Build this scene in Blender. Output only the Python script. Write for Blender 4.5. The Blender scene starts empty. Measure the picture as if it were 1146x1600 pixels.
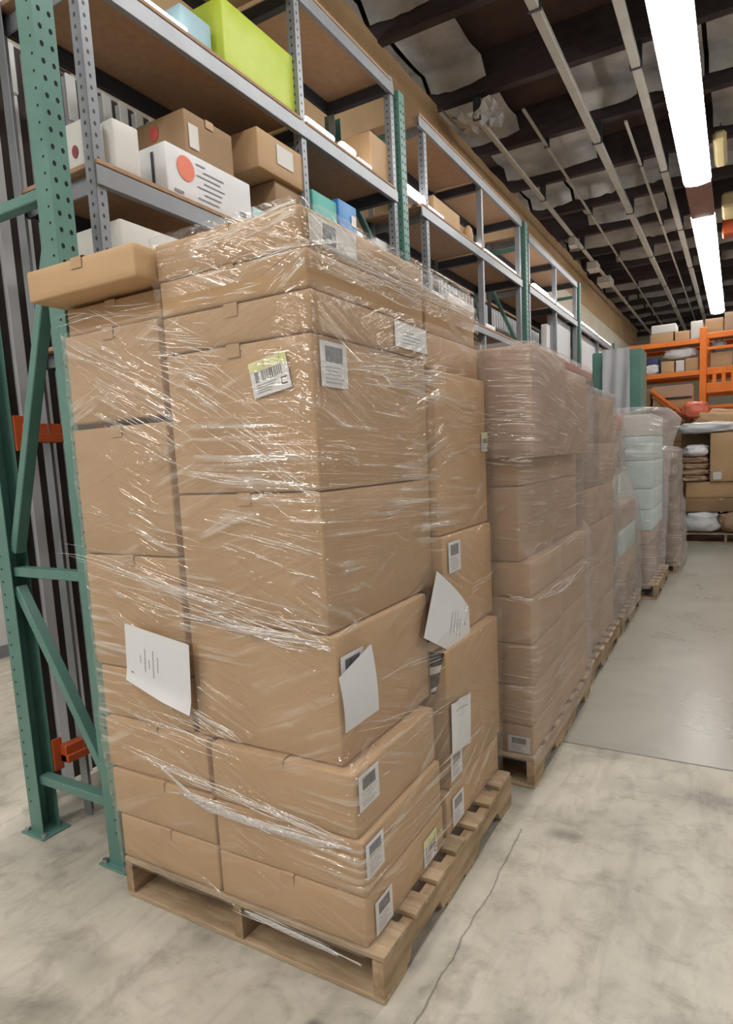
import bpy, math, random
from mathutils import Vector, Matrix, noise
random.seed(7)
S = bpy.context.scene
C = S.collection
PI = math.pi

# ---------------------------------------------------------------- camera
W_PX, H_PX, F_PX, CX, CY, EYE = 1146.0, 1600.0, 988.1, 593.9, 844.3, 1.46
ya, pi_, ro = -0.516804335, -0.127855098, 0.0485178601
fw = Vector((math.sin(ya)*math.cos(pi_), math.cos(ya)*math.cos(pi_), math.sin(pi_)))
r0 = Vector((math.cos(ya), -math.sin(ya), 0)); d0 = fw.cross(r0)
rt = r0*math.cos(ro) + d0*math.sin(ro); dn = -r0*math.sin(ro) + d0*math.cos(ro)
cam = bpy.data.cameras.new('camera'); camo = bpy.data.objects.new('camera', cam); C.objects.link(camo)
m3 = Matrix((rt, -dn, -fw)).transposed()
camo.matrix_world = Matrix.Translation((0, 0, EYE)) @ m3.to_4x4()
cam.sensor_fit = 'HORIZONTAL'; cam.sensor_width = 36; cam.lens = F_PX*36/W_PX
cam.shift_x = (W_PX/2-CX)/W_PX; cam.shift_y = (CY-H_PX/2)/W_PX
cam.clip_start = .02; cam.clip_end = 100
S.camera = camo

# ---------------------------------------------------------------- world, exposure
w = bpy.data.worlds.new('world'); S.world = w; w.use_nodes = True
w.node_tree.nodes['Background'].inputs[0].default_value = (1.0, .97, .93, 1)
w.node_tree.nodes['Background'].inputs[1].default_value = .27
S.view_settings.view_transform = 'Standard'; S.view_settings.look = 'None'
S.view_settings.exposure = 0.28; S.view_settings.gamma = 1; S.view_settings.use_curve_mapping = False
LAMP = 13.0        # radiance of the aisle strip lights
LAMP_FILL = 27.0  # unseen strips added right, left and behind to brighten the hall
LAMP_BACK = 7.0   # radiance of the small lights behind the shelving

# ---------------------------------------------------------------- materials
def nm(name):
    m = bpy.data.materials.new(name); m.use_nodes = True
    nt = m.node_tree; return m, nt, nt.nodes['Principled BSDF'], nt.nodes['Material Output']
def N(nt, t, **k):
    n = nt.nodes.new(t)
    for a, b in k.items():
        if a in n.inputs: n.inputs[a].default_value = b
        else: setattr(n, a, b)
    return n
def L(nt, a, b): nt.links.new(a, b)
def texco(nt, kind='Object', scale=(1, 1, 1), rot=(0, 0, 0)):
    tc = N(nt, 'ShaderNodeTexCoord'); mp = N(nt, 'ShaderNodeMapping')
    mp.inputs['Scale'].default_value = scale; mp.inputs['Rotation'].default_value = rot
    L(nt, tc.outputs[kind], mp.inputs['Vector']); return mp.outputs[0]
def ramp(nt, src, stops):
    r = N(nt, 'ShaderNodeValToRGB'); e = r.color_ramp.elements
    e[0].position, e[0].color = stops[0][0], (*stops[0][1], 1)
    e[1].position, e[1].color = stops[-1][0], (*stops[-1][1], 1)
    for p, c in stops[1:-1]:
        q = e.new(p); q.color = (*c, 1)
    L(nt, src, r.inputs[0]); return r.outputs[0]
def noisy(name, c1, c2, scale=6, rough=.6, metal=0, bump=0, sc=(1, 1, 1), spec=.5, detail=5, rnd=0, bscale=None):
    m, nt, p, o = nm(name)
    v = texco(nt, 'Object', sc)
    n = N(nt, 'ShaderNodeTexNoise', Scale=scale, Detail=detail, Roughness=.6); L(nt, v, n.inputs['Vector'])
    col = ramp(nt, n.outputs[0], [(.3, c1), (.7, c2)])
    if rnd:
        oi = N(nt, 'ShaderNodeObjectInfo'); mr = N(nt, 'ShaderNodeMapRange')
        mr.inputs['To Min'].default_value = 1-rnd; mr.inputs['To Max'].default_value = 1+rnd
        L(nt, oi.outputs['Random'], mr.inputs['Value'])
        h = N(nt, 'ShaderNodeHueSaturation'); L(nt, col, h.inputs['Color']); L(nt, mr.outputs[0], h.inputs['Value']); col = h.outputs[0]
    L(nt, col, p.inputs['Base Color'])
    p.inputs['Roughness'].default_value = rough; p.inputs['Metallic'].default_value = metal
    p.inputs['Specular IOR Level'].default_value = spec
    if bump:
        n2 = N(nt, 'ShaderNodeTexNoise', Scale=bscale or scale*6, Detail=4); L(nt, v, n2.inputs['Vector'])
        b = N(nt, 'ShaderNodeBump', Strength=bump, Distance=.004); L(nt, n2.outputs[0], b.inputs['Height']); L(nt, b.outputs[0], p.inputs['Normal'])
    return m
def emit(name, col, s):
    m, nt, p, o = nm(name); p.inputs['Base Color'].default_value = (*col, 1)
    p.inputs['Emission Color'].default_value = (*col, 1); p.inputs['Emission Strength'].default_value = s; return m

M = {}
M['card'] = noisy('cardboard', (.47, .295, .152), (.53, .34, .18), 3, .62, bump=.12, rnd=.07, sc=(1, 1, 1), bscale=40)
M['card_pink'] = noisy('cardboard_rosy', (.42, .27, .175), (.47, .305, .20), 3, .6, rnd=.07)
M['card_dark'] = noisy('cardboard_brown', (.27, .165, .08), (.34, .215, .115), 3, .65, rnd=.08)
M['tape'] = noisy('packing_tape', (.455, .285, .147), (.51, .325, .172), 5, .4)
M['pine'] = noisy('pallet_pine', (.22, .14, .075), (.46, .33, .20), 4, .75, bump=.3, sc=(6, 1, 6), rnd=.14)
M['pine2'] = noisy('pallet_pine_cross', (.28, .19, .11), (.56, .42, .27), 4, .75, bump=.3, sc=(1, 6, 6), rnd=.14)
M['green'] = noisy('green_rack_paint', (.085, .20, .165), (.115, .25, .21), 5, .38, rnd=.04)
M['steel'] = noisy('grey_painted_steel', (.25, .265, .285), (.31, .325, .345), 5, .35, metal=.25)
M['steel_dark_shaded'] = noisy('dark_and_shaded_steel', (.03, .033, .045), (.045, .048, .06), 5, .45)  # dark fittings, and shelf beams with their shade in the colour
M['hole'] = noisy('punched_hole_dark', (.006, .008, .008), (.01, .012, .012), 5, .9)
M['board'] = noisy('particle_board', (.36, .22, .13), (.43, .275, .165), 30, .7, rnd=.05)
M['orange'] = noisy('orange_beam_paint', (.84, .18, .01), (.92, .23, .015), 5, .4)
M['redorange'] = noisy('red_orange_beam_paint', (.50, .085, .02), (.60, .11, .03), 5, .45)
M['red'] = noisy('red_beam_paint', (.35, .015, .02), (.42, .02, .025), 5, .45)
M['white'] = noisy('white_paint', (.70, .70, .70), (.78, .78, .77), 4, .5)
M['ribwhite'] = noisy('white_ribbed_sheet', (.74, .74, .78), (.82, .82, .84), 3, .42)
M['brownback'] = noisy('dark_brown_backing', (.05, .038, .036), (.075, .056, .05), 4, .8)
M['kraft'] = noisy('kraft_faced_panel', (.44, .28, .14), (.56, .38, .20), 1.3, .6, bump=.2)
M['creamwall'] = noisy('cream_wall', (.62, .55, .43), (.68, .62, .50), 2, .7)
M['joist'] = noisy('dark_timber_joist', (.035, .024, .026), (.065, .045, .045), 4, .75, sc=(1, 4, 4))
M['ply'] = noisy('dark_roof_plywood', (.05, .028, .022), (.10, .055, .042), 2.5, .8)
M['foil'] = noisy('silver_insulation', (.24, .235, .235), (.58, .57, .55), 2.2, .36, metal=.3, bump=.6, bscale=7)
M['conduit'] = noisy('cream_conduit', (.42, .40, .35), (.52, .50, .44), 6, .5)
M['plastic'] = noisy('grey_plastic_sheet', (.40, .42, .44), (.52, .54, .56), 3, .3)
M['bag'] = noisy('white_plastic_bag', (.62, .62, .64), (.78, .77, .78), 5, .3, bump=.4)
M['paper'] = noisy('white_paper', (.72, .72, .73), (.78, .78, .79), 4, .6)
M['cream'] = noisy('cream_card', (.62, .60, .56), (.70, .68, .64), 4, .55)
M['ink'] = noisy('grey_print', (.22, .22, .24), (.28, .28, .30), 40, .6)
M['inkdark'] = noisy('dark_print', (.04, .04, .045), (.06, .06, .065), 40, .6)
M['yellow'] = noisy('yellow_print', (.78, .78, .34), (.84, .84, .42), 10, .6)
M['redink'] = noisy('red_print', (.55, .06, .05), (.65, .10, .08), 8, .6)
M['lime'] = noisy('lime_card', (.44, .55, .012), (.56, .66, .10), 5, .45)
M['teal'] = noisy('teal_card', (.03, .30, .25), (.06, .42, .36), 4, .45)
M['blue'] = noisy('blue_card', (.04, .16, .48), (.08, .32, .62), 3, .45)
M['sky'] = noisy('pale_blue_card', (.30, .48, .55), (.38, .56, .62), 3, .5)
M['mint'] = noisy('pale_mint_card', (.52, .68, .64), (.60, .75, .71), 3, .5)
M['navy'] = noisy('navy_plastic', (.03, .03, .12), (.05, .06, .2), 3, .4)
M['black'] = noisy('black_plastic', (.012, .012, .014), (.02, .02, .022), 6, .4)
M['coral'] = noisy('coral_plastic', (.75, .16, .09), (.82, .22, .13), 4, .4)
M['bolt'] = noisy('zinc_bolt', (.5, .5, .5), (.6, .6, .6), 6, .3, metal=.9)
M['lamp'] = emit('lit_tube_diffuser', (1, .985, .95), LAMP)
M['lampfill'] = emit('lit_tube_fill', (1, .96, .90), LAMP_FILL)
M['lampback'] = emit('lit_tube_small', (1, 1, 1), LAMP_BACK)
M['amber'] = noisy('amber_housing', (.62, .50, .24), (.7, .58, .3), 4, .5)

def concrete(name, a, b, dark, crack, k=.75, rg=(.34, .60)):
    m, nt, p, o = nm(name)
    v = texco(nt, 'Object')
    n1 = N(nt, 'ShaderNodeTexNoise', Scale=1.5, Detail=8, Roughness=.62, Distortion=.6); L(nt, v, n1.inputs['Vector'])
    n2 = N(nt, 'ShaderNodeTexNoise', Scale=7, Detail=9, Roughness=.7, Distortion=.4); L(nt, v, n2.inputs['Vector'])
    base = ramp(nt, n1.outputs[0], [(.30, dark), (.46, a), (.66, b)])
    sp = ramp(nt, n2.outputs[0], [(.34, (.62, .60, .58)), (.5, (.98, .98, .98)), (.7, (1.05, 1.04, 1.02))])
    mx = N(nt, 'ShaderNodeMix', data_type='RGBA', blend_type='MULTIPLY'); mx.inputs[0].default_value = k
    L(nt, base, mx.inputs[6]); L(nt, sp, mx.inputs[7]); col = mx.outputs[2]
    # sweeping scuffs
    v2 = texco(nt, 'Object', (5, 1.1, 1), (0, 0, .5))
    n3 = N(nt, 'ShaderNodeTexNoise', Scale=2.2, Detail=6, Distortion=1.2); L(nt, v2, n3.inputs['Vector'])
    sc = ramp(nt, n3.outputs[0], [(.35, (.74, .73, .72)), (.52, (1, 1, 1))])
    mx2 = N(nt, 'ShaderNodeMix', data_type='RGBA', blend_type='MULTIPLY'); mx2.inputs[0].default_value = k*.75
    L(nt, col, mx2.inputs[6]); L(nt, sc, mx2.inputs[7]); col = mx2.outputs[2]
    if crack:
        tc = N(nt, 'ShaderNodeTexCoord')
        nz = N(nt, 'ShaderNodeTexNoise', Scale=5, Detail=4); L(nt, tc.outputs['Object'], nz.inputs['Vector'])
        def darken(col, expr, w_, depth):
            lt = N(nt, 'ShaderNodeMapRange'); lt.inputs['From Min'].default_value = w_*.3; lt.inputs['From Max'].default_value = w_
            lt.inputs['To Min'].default_value = depth; lt.inputs['To Max'].default_value = 1; L(nt, expr, lt.inputs['Value'])
            q = N(nt, 'ShaderNodeMix', data_type='RGBA', blend_type='MULTIPLY'); q.inputs[0].default_value = 1
            L(nt, col, q.inputs[6]); L(nt, lt.outputs[0], q.inputs[7]); return q.outputs[2]
        sx = N(nt, 'ShaderNodeSeparateXYZ'); L(nt, tc.outputs['Object'], sx.inputs[0])
        def mth(op, a_, b_=None):
            q = N(nt, 'ShaderNodeMath', operation=op)
            for i, z in enumerate((a_, b_)):
                if z is None: continue
                if isinstance(z, (int, float)): q.inputs[i].default_value = z
                else: L(nt, z, q.inputs[i])
            return q.outputs[0]
        # hairline running beside the pallet:  x = -.70 + small wander
        e = mth('ABSOLUTE', mth('ADD', mth('SUBTRACT', sx.outputs[0], -.70), mth('MULTIPLY', mth('SUBTRACT', nz.outputs[0], .5), .05)))
        lim = mth('GREATER_THAN', sx.outputs[1], 2.25)
        e = mth('ADD', e, lim)
        col = darken(col, e, .0045, .5)
        for (px, py, rx, ry, dp) in crack:
            a1 = mth('DIVIDE', mth('SUBTRACT', sx.outputs[0], px), rx); b1 = mth('DIVIDE', mth('SUBTRACT', sx.outputs[1], py), ry)
            rr = mth('ADD', mth('SQRT', mth('ADD', mth('MULTIPLY', a1, a1), mth('MULTIPLY', b1, b1))), mth('MULTIPLY', mth('SUBTRACT', nz.outputs[0], .5), .6))
            col = darken(col, rr, 1.1, dp)
    L(nt, col, p.inputs['Base Color'])
    rr = N(nt, 'ShaderNodeMapRange'); rr.inputs['To Min'].default_value = rg[0]; rr.inputs['To Max'].default_value = rg[1]
    L(nt, n1.outputs[0], rr.inputs['Value']); L(nt, rr.outputs[0], p.inputs['Roughness'])
    b = N(nt, 'ShaderNodeBump', Strength=.08, Distance=.004); L(nt, n2.outputs[0], b.inputs['Height']); L(nt, b.outputs[0], p.inputs['Normal'])
    return m
M['floor_near'] = concrete('worn_concrete', (.50, .465, .39), (.62, .58, .49), (.27, .255, .215), [(-.55, 2.28, .085, .05, .55), (-.93, 1.165, .035, .03, .35), (-.2, 2.75, .25, .12, .8), (-1.7, 1.05, .25, .08, .8)])
M['floor_far'] = concrete('smooth_concrete', (.35, .335, .285), (.41, .39, .335), (.335, .32, .27), None, .12, (.22, .36))
M['dark_joint'] = noisy('joint_filler', (.05, .045, .04), (.08, .07, .06), 20, .9)

def film_mat(name, haze, gloss, tint=(.93, .91, .92), scale=1.0, hz_var=.25, rough=.13, bumpd=.012, ang=(.42, -.35)):
    m, nt, p, o = nm(name); nt.nodes.remove(p)
    uv = N(nt, 'ShaderNodeUVMap')
    def streak(angle, sx_, sy_, sc_, dist=.35):
        mp = N(nt, 'ShaderNodeMapping'); mp.inputs['Rotation'].default_value = (0, 0, angle); L(nt, uv.outputs[0], mp.inputs['Vector'])
        mp2 = N(nt, 'ShaderNodeMapping'); mp2.inputs['Scale'].default_value = (sx_, sy_, 1); L(nt, mp.outputs[0], mp2.inputs['Vector'])
        n = N(nt, 'ShaderNodeTexNoise', Scale=sc_*scale, Detail=4, Roughness=.55, Distortion=dist); L(nt, mp2.outputs[0], n.inputs['Vector']); return n.outputs[0]
    a = streak(ang[0], 1, 14, 2.6); b = streak(ang[1], 1, 12, 2.2); c = streak(.05, 1, 18, 2.4)
    lo = N(nt, 'ShaderNodeTexNoise', Scale=2.3, Detail=2); L(nt, uv.outputs[0], lo.inputs['Vector'])
    lo2 = N(nt, 'ShaderNodeTexNoise', Scale=1.7, Detail=2); mpz = N(nt, 'ShaderNodeMapping'); mpz.inputs['Location'].default_value = (7, 3, 0)
    L(nt, uv.outputs[0], mpz.inputs['Vector']); L(nt, mpz.outputs[0], lo2.inputs['Vector'])
    def mix(f, x, y):
        q = N(nt, 'ShaderNodeMix', data_type='FLOAT'); L(nt, f, q.inputs[0]); L(nt, x, q.inputs[2]); L(nt, y, q.inputs[3]); return q.outputs[0]
    def sm(x, lo_, hi_, t0=0., t1=1.):
        q = N(nt, 'ShaderNodeMapRange', interpolation_type='SMOOTHSTEP')
        for k, vv in (('From Min', lo_), ('From Max', hi_), ('To Min', t0), ('To Max', t1)): q.inputs[k].default_value = vv
        L(nt, x, q.inputs['Value']); return q.outputs[0]
    h = mix(sm(lo.outputs[0], .42, .56), a, b); h = mix(sm(lo2.outputs[0], .5, .6), h, c)
    bm = N(nt, 'ShaderNodeBump', Strength=1.0, Distance=bumpd); L(nt, h, bm.inputs['Height'])
    g = N(nt, 'ShaderNodeBsdfGlossy', Roughness=rough); g.inputs['Color'].default_value = (1, .97, .93, 1); L(nt, bm.outputs[0], g.inputs['Normal'])
    d = N(nt, 'ShaderNodeBsdfDiffuse'); d.inputs['Color'].default_value = (*tint, 1); L(nt, bm.outputs[0], d.inputs['Normal'])
    t = N(nt, 'ShaderNodeBsdfTransparent'); t.inputs['Color'].default_value = (.99, .985, .98, 1)
    fine = sm(h, .50, .68, 0, 1)
    area = sm(lo2.outputs[0], .40, .66, .2, 1)
    mul = N(nt, 'ShaderNodeMath', operation='MULTIPLY'); L(nt, fine, mul.inputs[0]); L(nt, area, mul.inputs[1])
    hz = N(nt, 'ShaderNodeMath', operation='MULTIPLY_ADD'); L(nt, mul.outputs[0], hz.inputs[0]); hz.inputs[1].default_value = hz_var; hz.inputs[2].default_value = haze
    gl = N(nt, 'ShaderNodeMath', operation='MULTIPLY_ADD'); L(nt, mul.outputs[0], gl.inputs[0]); gl.inputs[1].default_value = gloss*2.2; gl.inputs[2].default_value = gloss*.5
    m1 = N(nt, 'ShaderNodeMixShader'); L(nt, hz.outputs[0], m1.inputs[0]); L(nt, t.outputs[0], m1.inputs[1]); L(nt, d.outputs[0], m1.inputs[2])
    m2 = N(nt, 'ShaderNodeMixShader'); L(nt, gl.outputs[0], m2.inputs[0]); L(nt, m1.outputs[0], m2.inputs[1]); L(nt, g.outputs[0], m2.inputs[2])
    L(nt, m2.outputs[0], o.inputs['Surface']); return m
M['film'] = film_mat('clear_stretch_film', .03, .20, tint=(.96, .89, .80), rough=.10, bumpd=.02)
M['wrinkle'] = film_mat('stretch_film_wrinkle', .42, .45, tint=(1, .97, .92), hz_var=.3, scale=3, rough=.18)
M['film_heavy'] = film_mat('layered_stretch_film', .26, .10, tint=(.62, .55, .52), hz_var=.28, scale=1.3, ang=(.12, -.5))
M['film_grey'] = film_mat('greyish_stretch_film', .38, .08, tint=(.55, .50, .48), hz_var=.2, ang=(.2, -.6))
M['film_white'] = film_mat('milky_stretch_film', .26, .10, tint=(.80, .74, .76), hz_var=.3, ang=(.3, -.4))
M['fold'] = film_mat('bunched_stretch_film', .50, .35, tint=(.97, .96, .95), hz_var=.35, scale=3, rough=.16)

# ---------------------------------------------------------------- mesh helpers
class MB:
    def __init__(s): s.v = []; s.f = []
    def add(s, vs, fs):
        o = len(s.v); s.v += [tuple(q) for q in vs]; s.f += [tuple(i+o for i in f) for f in fs]; return s
    def box(s, x0, x1, y0, y1, z0, z1, ch=0., T=None):
        c = Vector(((x0+x1)/2, (y0+y1)/2, (z0+z1)/2)); hx, hy, hz = (x1-x0)/2, (y1-y0)/2, (z1-z0)/2
        if ch <= 0:
            vs = [c+Vector((a*hx, b*hy, d*hz)) for a in (-1, 1) for b in (-1, 1) for d in (-1, 1)]
            fs = [(0, 1, 3, 2), (4, 6, 7, 5), (0, 4, 5, 1), (2, 3, 7, 6), (0, 2, 6, 4), (1, 5, 7, 3)]
        else:
            ch = min(ch, hx*.9, hy*.9, hz*.9)
            idx = {}; vs = []
            for a in (-1, 1):
                for b in (-1, 1):
                    for d in (-1, 1):
                        for k, (ex, ey, ez) in enumerate(((0, ch, ch), (ch, 0, ch), (ch, ch, 0))):
                            idx[a, b, d, k] = len(vs); vs.append(c+Vector((a*(hx-ex), b*(hy-ey), d*(hz-ez))))
            fs = []
            I = lambda a, b, d, k: idx[a, b, d, k]
            for a in (-1, 1):
                q = [I(a, -1, -1, 0), I(a, 1, -1, 0), I(a, 1, 1, 0), I(a, -1, 1, 0)]; fs.append(tuple(q if a > 0 else q[::-1]))
                q = [I(-1, a, -1, 1), I(1, a, -1, 1), I(1, a, 1, 1), I(-1, a, 1, 1)]; fs.append(tuple(q[::-1] if a > 0 else q))
                q = [I(-1, -1, a, 2), I(1, -1, a, 2), I(1, 1, a, 2), I(-1, 1, a, 2)]; fs.append(tuple(q if a > 0 else q[::-1]))
            for a in (-1, 1):
                for b in (-1, 1):
                    e = [I(a, b, -1, 0), I(a, b, 1, 0), I(a, b, 1, 1), I(a, b, -1, 1)]; fs.append(tuple(e if a*b < 0 else e[::-1]) if False else tuple(e[::-1] if a*b > 0 else e))
                    e = [I(a, -1, b, 0), I(a, 1, b, 0), I(a, 1, b, 2), I(a, -1, b, 2)]; fs.append(tuple(e if a*b > 0 else e[::-1]))
                    e = [I(-1, a, b, 1), I(1, a, b, 1), I(1, a, b, 2), I(-1, a, b, 2)]; fs.append(tuple(e[::-1] if a*b > 0 else e))
            for a in (-1, 1):
                for b in (-1, 1):
                    for d in (-1, 1):
                        e = [I(a, b, d, 0), I(a, b, d, 1), I(a, b, d, 2)]; fs.append(tuple(e if a*b*d > 0 else e[::-1]))
        if T is not None: vs = [T @ v for v in vs]
        return s.add(vs, fs)
    def bar(s, p, q, a, b, up=(0, 0, 1), ch=0.):
        p, q = Vector(p), Vector(q); d = q-p; ln = d.length; x = d.normalized(); u = Vector(up)
        y = u.cross(x)
        if y.length < 1e-4: y = Vector((1, 0, 0)).cross(x)
        y.normalize(); z = x.cross(y)
        T = Matrix.Translation(p) @ Matrix((x, y, z)).transposed().to_4x4()
        return s.box(0, ln, -a/2, a/2, -b/2, b/2, ch, T)
    def tube(s, pts, rad, n=8, cap=True):
        pts = [Vector(p) for p in pts]; R = rad if isinstance(rad, (list, tuple)) else [rad]*len(pts)
        o = []; prev = None
        for i, p in enumerate(pts):
            t = (pts[min(i+1, len(pts)-1)]-pts[max(i-1, 0)]).normalized()
            if prev is None:
                prev = t.orthogonal().normalized()
            u = (prev - t*prev.dot(t)).normalized(); prev = u; v = t.cross(u)
            o += [p + (u*math.cos(k*2*PI/n)+v*math.sin(k*2*PI/n))*R[i] for k in range(n)]
        fs = [(i*n+k, i*n+(k+1) % n, (i+1)*n+(k+1) % n, (i+1)*n+k) for i in range(len(pts)-1) for k in range(n)]
        if cap: fs += [tuple(range(n))[::-1], tuple((len(pts)-1)*n+k for k in range(n))]
        return s.add(o, fs)
    def disc(s, c, nrm, r, n=8, th=.001, sq=1.0):
        c = Vector(c); nrm = Vector(nrm).normalized(); u = nrm.orthogonal().normalized(); v = nrm.cross(u)
        if abs(nrm.z) < .5: v = Vector((0, 0, 1)); u = v.cross(nrm)
        a = [c+(u*math.cos(k*2*PI/n)+v*math.sin(k*2*PI/n)*sq)*r for k in range(n)]
        b = [p+nrm*th for p in a]
        return s.add(a+b, [tuple(range(n))[::-1], tuple(range(n, 2*n))]+[(k, (k+1) % n, n+(k+1) % n, n+k) for k in range(n)])
    def build(s, name, mat, parent=None, loc=None, smooth=False, kind=None, rotz=0):
        """vertices are world coordinates; they are stored relative to the parent (or to loc)"""
        if parent is not None and loc is None: off = parent_off(parent)
        else: off = Vector(loc or (0, 0, 0))
        me = bpy.data.meshes.new(name)
        me.from_pydata([(v[0]-off.x, v[1]-off.y, v[2]-off.z) for v in s.v], [], s.f)
        me.materials.append(M[mat] if isinstance(mat, str) else mat)
        if smooth: me.polygons.foreach_set('use_smooth', [True]*len(me.polygons))
        me.update()
        o = bpy.data.objects.new(name, me); C.objects.link(o)
        if parent is not None: o.parent = parent
        else: o.location = off; o.rotation_euler.z = rotz
        if kind: o['kind'] = kind
        return o
OFF = {}
def parent_off(p):
    o = Vector((0, 0, 0))
    while p is not None: o += p.location; p = p.parent
    return o
def tag(o, label=None, cat=None, group=None, kind=None):
    if label: o['label'] = label
    if cat: o['category'] = cat
    if group: o['group'] = group
    if kind: o['kind'] = kind
    return o
def thing(name, label, cat, loc=(0, 0, 0), group=None, rotz=0):
    o = bpy.data.objects.new(name, None); C.objects.link(o); o.location = loc; o.rotation_euler.z = rotz
    o.empty_display_size = .1
    return tag(o, label, cat, group)

# a carton: rounded, slightly bulging, with a recessed flap slit on top
def carton_geo(w_, d_, h_, bulge=.004, r=.006, seed=0, sag=0.):
    rnd = random.Random(seed); mb = MB(); ids = {}
    def axis(L_):
        e = r/(L_/2); return [-1, -1+e, -.5, 0, .5, 1-e, 1]
    A = [axis(w_), axis(d_), axis(h_)]; H_ = [w_/2, d_/2, h_/2]
    amp = [[bulge*rnd.uniform(.2, 1.4) for _ in (0, 1)] for _ in range(3)]
    def P(i, j, k):
        key = (i, j, k)
        if key in ids: return ids[key]
        c = [A[0][i], A[1][j], A[2][k]]; p = [c[t]*H_[t] for t in range(3)]
        q = [max(-H_[t]+r, min(H_[t]-r, p[t])) for t in range(3)]
        dv = Vector([p[t]-q[t] for t in range(3)])
        if dv.length > 1e-9: dv = dv.normalized()*r
        p = [q[t]+dv[t] for t in range(3)]
        for t in (0, 1):
            if abs(c[t]) > .999:
                o2 = [u for u in range(3) if u != t]
                p[t] += math.copysign(amp[t][int(c[t] > 0)]*(1-c[o2[0]]**2)*(1-c[o2[1]]**2), c[t])
        p[2] += H_[2]
        ids[key] = len(mb.v); mb.v.append(tuple(p)); return ids[key]
    R6 = range(6)
    for i in R6:
        for j in R6:
            mb.f.append((P(i, j, 0), P(i, j+1, 0), P(i+1, j+1, 0), P(i+1, j, 0)))
            mb.f.append((P(i, j, 6), P(i+1, j, 6), P(i+1, j+1, 6), P(i, j+1, 6)))
            mb.f.append((P(i, 0, j), P(i+1, 0, j), P(i+1, 0, j+1), P(i, 0, j+1)))
            mb.f.append((P(i, 6, j), P(i, 6, j+1), P(i+1, 6, j+1), P(i+1, 6, j)))
            mb.f.append((P(0, i, j), P(0, i, j+1), P(0, i+1, j+1), P(0, i+1, j)))
            mb.f.append((P(6, i, j), P(6, i+1, j), P(6, i+1, j+1), P(6, i, j+1)))
    return mb
BOXN = [0]
def carton(x0, x1, y0, y1, z0, z1, label, mat='card', group=None, rotz=0, tape='y', bulge=.004, name='cardboard_box', tapemat='tape', r=.006):
    BOXN[0] += 1; w_, d_, h_ = x1-x0, y1-y0, z1-z0
    g = .0012 if h_ < .09 else .0026
    mb = carton_geo(w_-2*g, d_-2*g, h_-g, bulge, r, BOXN[0])
    o = mb.build(name, mat, loc=(0, 0, 0), smooth=True); o.location = ((x0+x1)/2, (y0+y1)/2, z0); o.rotation_euler.z = rotz
    tag(o, label, 'box', group)
    if tape:   # one strip over the top seam and down both ends
        t = MB(); hw = .024; ov = min(.035, h_*.35)
        if tape == 'y':
            pr = [(-d_/2-.0016, h_-ov), (-d_/2-.0016, h_-.002), (-d_/2+.004, h_+.0012), (d_/2-.004, h_+.0012), (d_/2+.0016, h_-.002), (d_/2+.0016, h_-ov)]
            vs = [(a, y, z) for (y, z) in pr for a in (-hw, hw)]
        else:
            pr = [(-w_/2-.0016, h_-ov), (-w_/2-.0016, h_-.002), (-w_/2+.004, h_+.0012), (w_/2-.004, h_+.0012), (w_/2+.0016, h_-.002), (w_/2+.0016, h_-ov)]
            vs = [(x, a, z) for (x, z) in pr for a in (-hw, hw)]
        t.add(vs, [(2*i, 2*i+1, 2*i+3, 2*i+2) for i in range(5)])
        to = t.build('packing_tape', tapemat, loc=(0, 0, 0)); to.parent = o
    return o

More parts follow.
